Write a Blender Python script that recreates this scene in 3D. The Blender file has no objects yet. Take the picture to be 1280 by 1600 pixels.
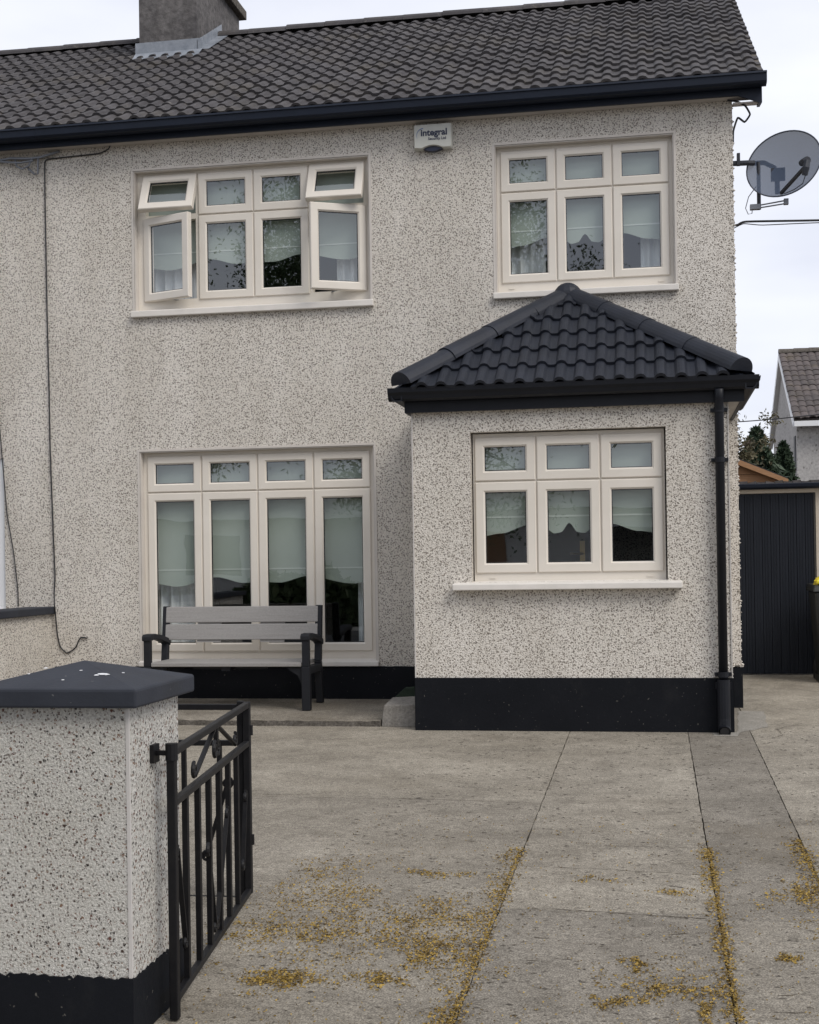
import bpy, math, random
from mathutils import Vector, Matrix
random.seed(7)
R = math.radians
S = bpy.context.scene
COL = S.collection

# ------------------------------------------------------------------ camera
CAM_F, CAM_CY, CAM_YAW, CAM_PIT, CAM_ROL = 2100.05, 865.06, 0.1796, 0.0049, -0.0153
cd = bpy.data.cameras.new('camera'); cam = bpy.data.objects.new('camera', cd); COL.objects.link(cam)
fw = Vector((-math.sin(CAM_YAW) * math.cos(CAM_PIT), math.cos(CAM_YAW) * math.cos(CAM_PIT), math.sin(CAM_PIT)))
rt = Vector((math.cos(CAM_YAW), math.sin(CAM_YAW), 0)); up = rt.cross(fw)
cr, sr = math.cos(CAM_ROL), math.sin(CAM_ROL)
ax = cr * rt + sr * up; ay = -sr * rt + cr * up
cam.matrix_world = Matrix(((ax.x, ay.x, -fw.x, 4.1834), (ax.y, ay.y, -fw.y, -10.6706), (ax.z, ay.z, -fw.z, 1.2087), (0, 0, 0, 1)))
cd.sensor_fit = 'AUTO'; cd.sensor_width = 36; cd.lens = 36 * CAM_F / 1600
cd.shift_y = (CAM_CY - 800) / 1600
cd.clip_start = .05; cd.clip_end = 2000
S.camera = cam

# ------------------------------------------------------------------ light
SUN_DIR = Vector((0.75, -0.60, 0.95)).normalized()       # towards the sun
W = bpy.data.worlds.new('World'); S.world = W; W.use_nodes = True
nt = W.node_tree; nt.nodes.clear()
def N(t, typ, **kw):
    n = t.nodes.new(typ)
    for k, v in kw.items(): setattr(n, k, v)
    return n
sky = N(nt, 'ShaderNodeTexSky', sky_type='NISHITA', sun_disc=False)
sky.sun_elevation = math.asin(SUN_DIR.z); sky.sun_rotation = math.atan2(SUN_DIR.x, SUN_DIR.y)
tc = N(nt, 'ShaderNodeTexCoord')
mp = N(nt, 'ShaderNodeMapping'); mp.inputs['Scale'].default_value = (1, 1, 3.2); mp.inputs['Location'].default_value = (.3, .1, .2)
nz = N(nt, 'ShaderNodeTexNoise'); nz.inputs['Scale'].default_value = 2.1; nz.inputs['Detail'].default_value = 5; nz.inputs['Roughness'].default_value = .5
cl = N(nt, 'ShaderNodeValToRGB')
cl.color_ramp.elements[0].position = .36; cl.color_ramp.elements[0].color = (5.7, 5.95, 6.95, 1)
cl.color_ramp.elements[1].position = .66; cl.color_ramp.elements[1].color = (7.9, 8.05, 8.5, 1)
mx = N(nt, 'ShaderNodeMix', data_type='RGBA'); mx.inputs['Factor'].default_value = .93
bg = N(nt, 'ShaderNodeBackground'); bg.inputs['Strength'].default_value = .1
wo = N(nt, 'ShaderNodeOutputWorld')
L = nt.links.new
L(tc.outputs['Generated'], mp.inputs['Vector']); L(mp.outputs[0], nz.inputs['Vector']); L(nz.outputs['Fac'], cl.inputs[0])
L(sky.outputs[0], mx.inputs[6]); L(cl.outputs[0], mx.inputs[7]); L(mx.outputs[2], bg.inputs[0]); L(bg.outputs[0], wo.inputs[0])
sd = bpy.data.lights.new('sun', 'SUN'); sun = bpy.data.objects.new('sun', sd); COL.objects.link(sun)
sd.energy = 1.5; sd.angle = R(28); sd.color = (1, .95, .88)
sun.rotation_euler = (-SUN_DIR).to_track_quat('-Z', 'Y').to_euler()
sun.location = (10, -10, 20)
vs = S.view_settings
vs.view_transform = 'Standard'; vs.look = 'None'; vs.gamma = 1; vs.exposure = .42
S.cycles.max_bounces = 8; S.cycles.transparent_max_bounces = 16

# ------------------------------------------------------------------ helpers
ORG = {}
class MB:
    def __init__(s): s.v = []; s.f = []; s.t = []; s.cur = .5
    def face(s, pts):
        b = len(s.v); s.v += [tuple(p) for p in pts]; s.f.append(tuple(range(b, b + len(pts)))); s.t.append(s.cur)
    def box(s, x0, x1, y0, y1, z0, z1):
        s.hexa([(x0, y0, z0), (x1, y0, z0), (x1, y1, z0), (x0, y1, z0), (x0, y0, z1), (x1, y0, z1), (x1, y1, z1), (x0, y1, z1)])
        return s
    def hexa(s, p):
        b = len(s.v); s.v += [tuple(q) for q in p]
        for f in ((0, 3, 2, 1), (4, 5, 6, 7), (0, 1, 5, 4), (1, 2, 6, 5), (2, 3, 7, 6), (3, 0, 4, 7)):
            s.f.append(tuple(b + i for i in f)); s.t.append(s.cur)
    def prism(s, poly, vec):
        vec = Vector(vec); n = len(poly); b = len(s.v)
        s.v += [tuple(p) for p in poly] + [tuple(Vector(p) + vec) for p in poly]
        s.f.append(tuple(b + i for i in range(n))[::-1]); s.f.append(tuple(b + n + i for i in range(n))); s.t += [s.cur] * 2
        for i in range(n):
            j = (i + 1) % n; s.f.append((b + i, b + j, b + n + j, b + n + i)); s.t.append(s.cur)
        return s
    def tube(s, path, r, n=8, caps=True):
        path = [Vector(p) for p in path]; rings = []
        rr = r if isinstance(r, (list, tuple)) else [r] * len(path)
        ref = None
        for i, p in enumerate(path):
            a = path[max(i - 1, 0)]; c = path[min(i + 1, len(path) - 1)]; d = (c - a).normalized()
            if ref is None: ref = Vector((0, 0, 1)) if abs(d.z) < .9 else Vector((1, 0, 0))
            u = (ref - d * ref.dot(d))
            if u.length < 1e-4: u = d.orthogonal()
            u.normalize(); w = d.cross(u); ref = u
            b = len(s.v); rings.append(b)
            for k in range(n):
                an = 2 * math.pi * k / n; s.v.append(tuple(p + (u * math.cos(an) + w * math.sin(an)) * rr[i]))
        for i in range(len(rings) - 1):
            for k in range(n):
                k2 = (k + 1) % n
                s.f.append((rings[i] + k, rings[i] + k2, rings[i + 1] + k2, rings[i + 1] + k)); s.t.append(s.cur)
        if caps:
            s.f.append(tuple(rings[0] + k for k in range(n))[::-1]); s.f.append(tuple(rings[-1] + k for k in range(n))); s.t += [s.cur] * 2
        return s
    def bar(s, a, b, w, h):                       # rectangular bar, h measured upwards
        a = Vector(a); b = Vector(b); d = (b - a).normalized()
        ref = Vector((0, 0, 1)) if abs(d.z) < .95 else Vector((0, 1, 0))
        u = d.cross(ref).normalized() * (w / 2); q = u.cross(d).normalized() * (h / 2)
        s.hexa([a - u - q, a + u - q, b + u - q, b - u - q, a - u + q, a + u + q, b + u + q, b - u + q]); return s
    def octa(s, c, r):
        b = len(s.v); c = Vector(c)
        j = lambda: r * random.uniform(.7, 1.25)
        s.v += [tuple(c + Vector(d) * j()) for d in ((1, 0, 0), (0, 1, 0), (-1, 0, 0), (0, -1, 0), (0, 0, 1), (0, 0, -1))]
        for f in ((0, 1, 4), (1, 2, 4), (2, 3, 4), (3, 0, 4), (1, 0, 5), (2, 1, 5), (3, 2, 5), (0, 3, 5)):
            s.f.append(tuple(b + i for i in f)); s.t.append(s.cur)
    def build(s, name, mat, parent=None, bevel=0, smooth=False, org=None, tint=False):
        if parent is not None: org = ORG[parent.name]
        org = Vector(org) if org is not None else Vector((0, 0, 0))
        me = bpy.data.meshes.new(name); me.from_pydata([tuple(Vector(v) - org) for v in s.v], [], s.f)
        me.validate(); me.update()
        if smooth:
            for p in me.polygons: p.use_smooth = True
        if tint:
            at = me.attributes.new('tint', 'FLOAT', 'FACE')
            for i, d in enumerate(at.data): d.value = s.t[i] if i < len(s.t) else .5
        o = bpy.data.objects.new(name, me); COL.objects.link(o)
        if mat: me.materials.append(mat)
        if parent is not None: o.parent = parent
        else: o.location = org
        ORG[o.name] = org
        if bevel:
            m = o.modifiers.new('bevel', 'BEVEL'); m.width = bevel; m.segments = 2; m.limit_method = 'ANGLE'; m.angle_limit = R(40)
        return o
def tag(o, label=None, cat=None, group=None, kind=None):
    if label: o['label'] = label
    if cat: o['category'] = cat
    if group: o['group'] = group
    if kind: o['kind'] = kind
    return o
def thing(name, loc, label, cat, group=None):
    o = bpy.data.objects.new(name, None); o.empty_display_size = .1; COL.objects.link(o); o.location = loc; ORG[o.name] = Vector(loc)
    return tag(o, label, cat, group)
def copy_tree(o, parent=None):
    c = o.copy(); COL.objects.link(c); c.parent = parent
    for ch in list(o.children): copy_tree(ch, c)
    return c
def gz(y): return .025 * (max(-8.0, min(y, 6.0)) + 1.25)

# ------------------------------------------------------------------ materials
def newmat(name, base=(.5, .5, .5), rough=.6, spec=.5, metal=0):
    m = bpy.data.materials.new(name); m.use_nodes = True; t = m.node_tree; b = t.nodes['Principled BSDF']
    b.inputs['Base Color'].default_value = (*base, 1); b.inputs['Roughness'].default_value = rough
    b.inputs['Specular IOR Level'].default_value = spec; b.inputs['Metallic'].default_value = metal
    return m, t, b
def ramp(t, stops, src=None, interp='LINEAR'):
    r = N(t, 'ShaderNodeValToRGB'); cr_ = r.color_ramp; cr_.interpolation = interp
    while len(cr_.elements) < len(stops): cr_.elements.new(.5)
    for e, (p, c) in zip(cr_.elements, stops): e.position = p; e.color = (*c, 1)
    if src is not None: t.links.new(src, r.inputs[0])
    return r
def mixc(t, a, b, fac, mode='MIX'):
    m = N(t, 'ShaderNodeMix', data_type='RGBA', blend_type=mode)
    for sock, val in ((6, a), (7, b), (0, fac)):
        if hasattr(val, 'is_linked'): t.links.new(val, m.inputs[sock])
        elif sock == 0: m.inputs[0].default_value = val
        else: m.inputs[sock].default_value = (*val, 1)
    return m.outputs[2]
def noise(t, scale, detail=4, rough=.55, vec=None, sc=None):
    n = N(t, 'ShaderNodeTexNoise'); n.inputs['Scale'].default_value = scale; n.inputs['Detail'].default_value = detail; n.inputs['Roughness'].default_value = rough
    if vec is None: vec = N(t, 'ShaderNodeTexCoord').outputs['Object']
    if sc:
        mpp = N(t, 'ShaderNodeMapping'); mpp.inputs['Scale'].default_value = sc; t.links.new(vec, mpp.inputs[0]); vec = mpp.outputs[0]
    t.links.new(vec, n.inputs['Vector']); return n
def bump(t, b, h, strength, dist):
    bp = N(t, 'ShaderNodeBump'); bp.inputs['Strength'].default_value = strength; bp.inputs['Distance'].default_value = dist
    t.links.new(h, bp.inputs['Height']); t.links.new(bp.outputs[0], b.inputs['Normal'])
def varied(name, c1, c2, scale=6, rough=.6, spec=.4, bscale=0, bstr=.3, bdist=.003, sc=None, fine=None):
    m, t, b = newmat(name, c1, rough, spec)
    n = noise(t, scale, 5, .6, sc=sc); r = ramp(t, [(.3, c1), (.7, c2)], n.outputs['Fac']); c = r.outputs[0]
    if fine:
        n3 = noise(t, fine[0], 3, .6); c = mixc(t, c, ramp(t, [(.35, (1 - fine[1],) * 3), (.65, (1 + fine[1],) * 3)], n3.outputs['Fac']).outputs[0], 1, 'MULTIPLY')
    t.links.new(c, b.inputs['Base Color'])
    if bscale:
        n2 = noise(t, bscale, 4, .6); bump(t, b, n2.outputs['Fac'], bstr, bdist)
    return m
def dash(name, base, bscale, spots, stain, bstr=.8, bdist=.01, grime=None, warp=.55, patch=.0):
    """dashed wall: pale chippings (fine noise) with darker stones of limited size strewn among them"""
    m, t, b = newmat(name, (.5, .5, .5), .9, .2); lk = t.links.new
    co = N(t, 'ShaderNodeTexCoord').outputs['Object']
    n1 = noise(t, bscale, 3, .65, co); c = ramp(t, [(.32, base[0]), (.5, base[1]), (.68, base[2])], n1.outputs['Fac']).outputs[0]
    wob = noise(t, bscale * .8, 3, .65, co); den = noise(t, 9, 3, .6, co); h = n1.outputs['Fac']
    for k, (sc_, thr, soft, prob, cols) in enumerate(spots):
        off = N(t, 'ShaderNodeVectorMath', operation='MULTIPLY_ADD'); lk(wob.outputs['Color'], off.inputs[0]); q = warp / sc_; off.inputs[1].default_value = (q, q, q); lk(co, off.inputs[2])
        mpp = N(t, 'ShaderNodeMapping'); mpp.inputs['Location'].default_value = (k * 3.1, k * 1.7, k * 2.3); mpp.inputs['Rotation'].default_value = (k * .7, k * .5, k * .9); lk(off.outputs[0], mpp.inputs[0])
        vo = N(t, 'ShaderNodeTexVoronoi'); vo.inputs['Scale'].default_value = sc_; lk(mpp.outputs[0], vo.inputs['Vector'])
        sp = N(t, 'ShaderNodeSeparateColor'); lk(vo.outputs['Color'], sp.inputs[0])
        dd = N(t, 'ShaderNodeMath', operation='MULTIPLY_ADD'); lk(sp.outputs[1], dd.inputs[0]); dd.inputs[1].default_value = thr * .9; lk(vo.outputs['Distance'], dd.inputs[2])
        mr = N(t, 'ShaderNodeMapRange'); lk(dd.outputs[0], mr.inputs['Value']); mr.inputs['From Min'].default_value = thr * 1.45 + soft; mr.inputs['From Max'].default_value = thr * 1.45 - soft
        lt = N(t, 'ShaderNodeMath', operation='LESS_THAN'); lk(sp.outputs[0], lt.inputs[0]); pb_ = N(t, 'ShaderNodeMath', operation='MULTIPLY_ADD'); lk(den.outputs['Fac'], pb_.inputs[0]); pb_.inputs[1].default_value = patch * 2 * prob; pb_.inputs[2].default_value = prob * (1 - patch); lk(pb_.outputs[0], lt.inputs[1])
        mm = N(t, 'ShaderNodeMath', operation='MULTIPLY'); lk(mr.outputs[0], mm.inputs[0]); lk(lt.outputs[0], mm.inputs[1])
        cc_ = ramp(t, [(i / len(cols), v) for i, v in enumerate(cols)], sp.outputs[2], 'CONSTANT').outputs[0]
        c = mixc(t, c, cc_, mm.outputs[0])
    big = noise(t, 1.1, 5, .6, co); c = mixc(t, c, ramp(t, [(.3, stain), (.62, (1, 1, 1))], big.outputs['Fac']).outputs[0], 1, 'MULTIPLY')
    if grime:
        st_ = noise(t, 1.0, 4, .6, co, sc=(3.2, 3.2, .45)); c = mixc(t, c, ramp(t, [(.42, grime), (.6, (1, 1, 1))], st_.outputs['Fac']).outputs[0], 1, 'MULTIPLY')
    lk(c, b.inputs['Base Color']); bump(t, b, h, bstr, bdist)
    return m
CREAM = (.72, .665, .60)
M = {}
DK = [(.17, .148, .125), (.24, .21, .18), (.31, .27, .23), (.20, .18, .16)]
M['dash'] = dash('wall_dash', ((.52, .482, .43), (.76, .715, .65), (.84, .80, .735)), 105, ((64, .31, .09, .84, DK), (84, .28, .08, .62, [(.22, .19, .165), (.30, .26, .22), (.16, .14, .12)])), (.92, .915, .90), .9, .012, (.93, .925, .915), .9, .18)
M['dash_pillar'] = dash('pillar_dash', ((.41, .395, .36), (.56, .545, .505), (.72, .70, .66)), 130, ((94, .31, .08, .74, [(.04, .030, .027), (.08, .055, .045), (.14, .065, .05), (.055, .05, .048), (.22, .14, .095)]), (104, .28, .06, .6, [(.22, .2, .18), (.3, .27, .24)])), (.88, .86, .82), .75, .010, None, 1.25, .6)
M['dash_far'] = dash('far_house_dash', ((.33, .32, .31), (.42, .405, .39), (.5, .48, .46)), 14, ((8, .2, .08, .6, [(.2, .19, .18), (.28, .27, .25)]),), (.85, .85, .85))
M['black'] = varied('black_masonry_paint', (.006, .007, .0095), (.0085, .0095, .0125), 3, .65, .13, 60, .25, .004)
def scuffed(m, specks=(.72, .76), dust=(.56, .74, .35), col=(.10, .095, .085)):
    t = m.node_tree; b = t.nodes['Principled BSDF']; src = b.inputs['Base Color'].links[0].from_socket
    n1 = noise(t, 55, 2, .5); n2 = noise(t, 4.5, 6, .7, sc=(1, 1, .6))
    c = mixc(t, src, (.028, .028, .028), ramp(t, [(dust[0], (0, 0, 0)), (dust[1], (dust[2],) * 3)], n2.outputs['Fac']).outputs[0])
    c = mixc(t, c, col, ramp(t, [(specks[0], (0, 0, 0)), (specks[1], (1, 1, 1))], n1.outputs['Fac']).outputs[0]); t.links.new(c, b.inputs['Base Color'])
scuffed(M['black'])
M['black_cap'] = varied('black_cap_paint', (.026, .029, .038), (.036, .040, .050), 5, .7, .25, 90, .3, .003)
scuffed(M['black_cap'], (.73, .77), (.50, .72, .5), (.12, .12, .12))
M['pvc_black'] = varied('black_gutter_sky_veil', (.008, .012, .022), (.011, .016, .029), 4, .45, .25)  # black plastic with the sky's bluish veil mixed into its colour
M['pvc_porch'] = varied('black_porch_plastic', (.0085, .0095, .013), (.012, .0135, .018), 4, .45, .25)
M['metal_black'] = varied('black_gate_paint', (.006, .006, .0075), (.011, .0105, .011), 25, .5, .22, 80, .3, .002)
M['cream'] = varied('cream_window_frame', (.68, .63, .555), (.73, .68, .605), 3, .38, .4)
M['render'] = varied('pale_reveal_paint', (.55, .51, .465), (.62, .58, .53), 5, .75, .3, 40, .3, .004)
M['sill'] = varied('painted_sill', (.66, .63, .58), (.74, .70, .65), 7, .6, .3, 60, .25, .003)
M['white'] = varied('white_plastic', (.70, .71, .72), (.76, .76, .76), 4, .4, .4)
M['seal'] = newmat('dark_glazing_seal', (.02, .02, .022), .6)[0]
M['bead'] = varied('corner_bead', (.50, .475, .445), (.58, .55, .52), 9, .6, .3)
M['soffit'] = varied('pale_soffit_board', (.42, .39, .36), (.5, .46, .42), 6, .6, .3)
M['lead'] = varied('lead_flashing', (.17, .19, .22), (.27, .29, .32), 12, .45, .5, 20, .4, .01)
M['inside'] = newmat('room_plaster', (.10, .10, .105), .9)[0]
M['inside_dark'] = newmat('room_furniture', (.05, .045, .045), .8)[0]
M['blind'] = varied('blind_cloth', (.33, .375, .335), (.37, .41, .37), 2, .8, .2)
M['trim'] = newmat('blind_trim', (.52, .56, .52), .8)[0]
M['curtain'] = newmat('curtain_voile', (.75, .77, .78), .85)[0]
M['brass'] = newmat('brass', (.62, .45, .2), .35, .5, 1)[0]
M['grey_board'] = varied('grey_bench_board', (.27, .258, .245), (.31, .298, .285), 6, .55, .35, sc=(.6, 12, 12), fine=(140, .10))
M['charcoal'] = varied('charcoal_bench_plastic', (.012, .013, .016), (.017, .018, .022), 6, .55, .25)
M['green'] = varied('mossy_stone', (.026, .038, .028), (.045, .06, .042), 14, .9, .2, 40, .4, .01)
M['asphalt'] = varied('asphalt', (.045, .045, .047), (.065, .064, .063), 4, .9, .3, 120, .5, .008)
M['dirt'] = varied('dark_soil', (.07, .058, .043), (.11, .09, .066), 12, .95, .2, 60, .5, .01)
M['path'] = varied('footpath_concrete', (.26, .25, .235), (.33, .32, .30), 3, .9, .2, 90, .4, .006)
M['bark'] = varied('bark', (.07, .055, .042), (.12, .10, .08), 20, .95, .2, 30, .6, .02, sc=(1, 1, .3))
M['timber'] = varied('orange_shed_timber', (.30, .165, .085), (.40, .23, .125), 5, .7, .3, sc=(.5, 1, 14))
M['wire'] = newmat('black_cable', (.02, .02, .022), .5)[0]
M['wire_grey'] = newmat('grey_cable', (.35, .35, .36), .5)[0]
M['yellow'] = varied('yellow_bag', (.72, .56, .03), (.80, .66, .06), 20, .35, .5)
M['bin'] = varied('dark_bin_plastic', (.020, .022, .020), (.03, .03, .028), 5, .45, .4)
M['stucco_cream'] = varied('cream_smooth_render', (.45, .40, .33), (.55, .49, .41), 4, .8, .2, 30, .3, .005)
M['red'] = newmat('red_print', (.45, .03, .04), .5)[0]
M['ink'] = newmat('dark_ink', (.02, .025, .06), .5)[0]
M['inkblue'] = newmat('blue_ink', (.10, .16, .33), .5)[0]
M['strobe'] = newmat('blue_strobe_plastic', (.02, .026, .055), .3)[0]
M['alarm'] = varied('alarm_box_plastic', (.50, .50, .46), (.55, .55, .50), 5, .45, .4)
M['tarnish'] = newmat('galvanised_metal', (.20, .21, .23), .45, .5, .7)[0]

def make_roof_mat(name, c1, c2, lich, amt, rough):
    m, t, b = newmat(name, c1, rough, .35); lk = t.links.new
    at = N(t, 'ShaderNodeAttribute', attribute_name='tint')
    c = ramp(t, [(0, c1), (1, c2)], at.outputs['Fac']).outputs[0]
    n1 = noise(t, 5, 6, .65); c = mixc(t, c, ramp(t, [(.3, (.75,) * 3), (.7, (1.25,) * 3)], n1.outputs['Fac']).outputs[0], 1, 'MULTIPLY')
    if amt:
        n2 = noise(t, 19, 5, .7); c = mixc(t, c, lich, ramp(t, [(.60, (0, 0, 0)), (.72, (amt,) * 3)], n2.outputs['Fac']).outputs[0])
        n4 = noise(t, 2.2, 4, .6); c = mixc(t, c, (lich[0] * .45, lich[1] * .42, lich[2] * .36), ramp(t, [(.52, (0, 0, 0)), (.75, (.45,) * 3)], n4.outputs['Fac']).outputs[0])
    lk(c, b.inputs['Base Color'])
    n3 = noise(t, 70, 4, .6); bump(t, b, n3.outputs['Fac'], .35, .006)
    return m
M['roof'] = make_roof_mat('weathered_concrete_tile', (.050, .046, .048), (.074, .069, .071), (.24, .22, .19), .55, .85)
M['roof_black'] = make_roof_mat('black_painted_tile', (.013, .016, .024), (.018, .021, .030), (.1, .1, .1), 0, .55)
M['roof_far'] = make_roof_mat('far_brown_tile', (.075, .065, .062), (.12, .10, .095), (.25, .21, .13), .5, .85)

def glass_mat():
    m = bpy.data.materials.new('window_glass'); m.use_nodes = True; t = m.node_tree; t.nodes.clear()
    o = N(t, 'ShaderNodeOutputMaterial'); mi = N(t, 'ShaderNodeMixShader'); g = N(t, 'ShaderNodeBsdfGlossy'); tr = N(t, 'ShaderNodeBsdfTransparent'); fr = N(t, 'ShaderNodeFresnel')
    ge = N(t, 'ShaderNodeNewGeometry'); io = N(t, 'ShaderNodeMapRange'); io.inputs['To Min'].default_value = 2.1; io.inputs['To Max'].default_value = 1 / 2.1; t.links.new(ge.outputs['Backfacing'], io.inputs[0]); t.links.new(io.outputs[0], fr.inputs['IOR']);   # a thin pane reflects alike from both sides
    g.inputs['Roughness'].default_value = .0; g.inputs['Color'].default_value = (.93, .97, 1, 1); tr.inputs['Color'].default_value = (.96, .985, .975, 1)
    n = noise(t, 1.6, 2, .5); bp = N(t, 'ShaderNodeBump'); bp.inputs['Strength'].default_value = .06; bp.inputs['Distance'].default_value = .02
    t.links.new(n.outputs['Fac'], bp.inputs['Height']); t.links.new(bp.outputs[0], g.inputs['Normal'])
    t.links.new(fr.outputs[0], mi.inputs[0]); t.links.new(tr.outputs[0], mi.inputs[1]); t.links.new(g.outputs[0], mi.inputs[2]); t.links.new(mi.outputs[0], o.inputs[0])
    return m
M['glass'] = glass_mat()
def mesh_dish_mat():
    m, t, b = newmat('perforated_dish_metal', (.060, .085, .140), .5)
    o = t.nodes['Material Output']; mi = N(t, 'ShaderNodeMixShader'); tr = N(t, 'ShaderNodeBsdfTransparent'); mi.inputs[0].default_value = .85
    t.links.new(tr.outputs[0], mi.inputs[1]); t.links.new(b.outputs[0], mi.inputs[2]); t.links.new(mi.outputs[0], o.inputs[0])
    return m
M['dish'] = mesh_dish_mat()
def concrete_mat(name, c1, c2):
    m, t, b = newmat(name, c1, .9, .25); lk = t.links.new
    at = N(t, 'ShaderNodeAttribute', attribute_name='tint')
    co = N(t, 'ShaderNodeTexCoord').outputs['Object']
    n1 = noise(t, 1.3, 7, .68, co); c = ramp(t, [(.30, c1), (.70, c2)], n1.outputs['Fac']).outputs[0]
    c = mixc(t, c, ramp(t, [(0, (.60, .60, .62)), (1, (1.40, 1.40, 1.38))], at.outputs['Fac']).outputs[0], 1, 'MULTIPLY')
    n2 = noise(t, 2.4, 6, .68, co, sc=(1, 1.1, 1)); c = mixc(t, c, ramp(t, [(.34, (.78, .775, .77)), (.62, (1.04, 1.04, 1.04))], n2.outputs['Fac']).outputs[0], 1, 'MULTIPLY')
    n3 = noise(t, 150, 3, .7, co); c = mixc(t, c, ramp(t, [(.30, (.36, .35, .34)), (.5, (1, 1, 1)), (.68, (1.7, 1.7, 1.68))], n3.outputs['Fac']).outputs[0], 1, 'MULTIPLY')
    n4 = noise(t, 38, 4, .65, co, sc=(.8, 1, 1)); c = mixc(t, c, ramp(t, [(.34, (.80, .79, .78)), (.58, (1.08, 1.08, 1.08))], n4.outputs['Fac']).outputs[0], 1, 'MULTIPLY')
    n6 = noise(t, 420, 2, .6, co); c = mixc(t, c, ramp(t, [(.3, (.7, .7, .7)), (.7, (1.3, 1.3, 1.3))], n6.outputs['Fac']).outputs[0], 1, 'MULTIPLY')
    n7 = noise(t, 5.5, 5, .7, co); c = mixc(t, c, ramp(t, [(.36, (.82, .815, .81)), (.52, (1, 1, 1))], n7.outputs['Fac']).outputs[0], 1, 'MULTIPLY')
    n5 = noise(t, .8, 5, .6, co); c = mixc(t, c, (.135, .11, .075), ramp(t, [(.55, (0, 0, 0)), (.75, (.35,) * 3)], n5.outputs['Fac']).outputs[0])
    lk(c, b.inputs['Base Color'])
    ad = N(t, 'ShaderNodeMath', operation='ADD'); lk(n3.outputs['Fac'], ad.inputs[0]); lk(n4.outputs['Fac'], ad.inputs[1])
    bump(t, b, ad.outputs[0], .6, .005)
    return m
M['concrete'] = concrete_mat('driveway_concrete', (.236, .212, .172), (.330, .300, .248))
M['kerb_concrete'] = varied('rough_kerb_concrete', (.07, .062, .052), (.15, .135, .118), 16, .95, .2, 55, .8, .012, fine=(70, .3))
M['step_concrete'] = concrete_mat('step_concrete', (.215, .192, .156), (.30, .272, .226))

def leaf_mat(name, c1, c2):
    m, t, b = newmat(name, c1, .6, .3)
    at = N(t, 'ShaderNodeAttribute', attribute_name='tint')
    t.links.new(ramp(t, [(0, c1), (1, c2)], at.outputs['Fac']).outputs[0], b.inputs['Base Color']); return m
M['leaf'] = leaf_mat('leaf_green', (.06, .095, .04), (.15, .185, .085))
M['conifer'] = leaf_mat('conifer_green', (.020, .036, .022), (.050, .074, .042))
M['brownleaf'] = leaf_mat('brown_leaf', (.075, .068, .04), (.13, .115, .065))
M['blossom'] = leaf_mat('fallen_blossom_yellow', (.095, .06, .018), (.42, .28, .055))

# ------------------------------------------------------------------ ground
g = MB()
ys = [-400, -40, -9.3, -8.0, 6.0, 60, 500]
zs = [-.32, -.32, -.32, gz(-8) - .03, gz(6) - .03, gz(6) - .03, gz(6) - .03]
ys.insert(3, -9.29); zs.insert(3, gz(-8) - .03)
for i in range(len(ys) - 1):
    g.face([(-300, ys[i], zs[i]), (300, ys[i], zs[i]), (300, ys[i + 1], zs[i + 1]), (-300, ys[i + 1], zs[i + 1])])
tag(g.build('ground', M['dirt']), kind='structure')
g = MB(); g.face([(-120, -16, -.315), (120, -16, -.315), (120, -9.3, -.315), (-120, -9.3, -.315)])
tag(g.build('road', M['asphalt']), kind='structure')
g = MB(); g.box(-60, 60, -9.28, -7.16, -.34, gz(-8) + .004); g.box(-60, 60, -18.0, -16.0, -.34, -.20)
tag(g.build('pavement', M['path'], bevel=.01), kind='structure')

def edge_line(a, b, n, jit, axis):
    out = []
    for i in range(n + 1):
        p = [a[0] + (b[0] - a[0]) * i / n, a[1] + (b[1] - a[1]) * i / n]
        if 0 < i < n: p[axis] += random.uniform(-jit, jit)
        out.append(p)
    return out
def slab(mb, x0, x1, y0, y1, tint, gap=.0028, jit=.0022):
    mb.cur = tint; x0 += gap; x1 -= gap; y0 += gap * .6; y1 -= gap * .6
    n = max(4, int((y1 - y0) / .05)); nx = max(4, int((x1 - x0) / .08))
    ring = edge_line((x0, y0), (x1, y0), nx, jit, 1)[:-1] + edge_line((x1, y0), (x1, y1), n, jit, 0)[:-1] + edge_line((x1, y1), (x0, y1), nx, jit, 1)[:-1] + edge_line((x0, y1), (x0, y0), n, jit, 0)[:-1]
    mb.face([(p[0], p[1], gz(p[1])) for p in ring])
    for i in range(len(ring)):
        a, b2 = ring[i], ring[(i + 1) % len(ring)]
        mb.face([(b2[0], b2[1], gz(b2[1])), (a[0], a[1], gz(a[1])), (a[0], a[1], gz(a[1]) - .028), (b2[0], b2[1], gz(b2[1]) - .028)])
d = MB()
J1, J2, J3 = 3.592, 4.396, 4.815
for x0, x1, cuts, ts in ((-.79, J1, [-7.16, -3.64, .0], (.38, .50)), (J1, J2, [-7.16, -5.62, -1.2, .0], (.20, .46, .52)),
                         (J2, J3, [-7.16, -5.68, -1.2, .0], (.36, .20, .30)), (J3, 9, [-7.16, -5.0, -1.3, 2.4], (.40, .52, .60))):
    for i in range(len(cuts) - 1): slab(d, x0, x1, cuts[i], cuts[i + 1], ts[i])
slab(d, 4.85, J3, 0.0, 2.4, .6) if False else None
d.cur = .6
tag(d.build('driveway', M['concrete'], tint=True), kind='structure')

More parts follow.
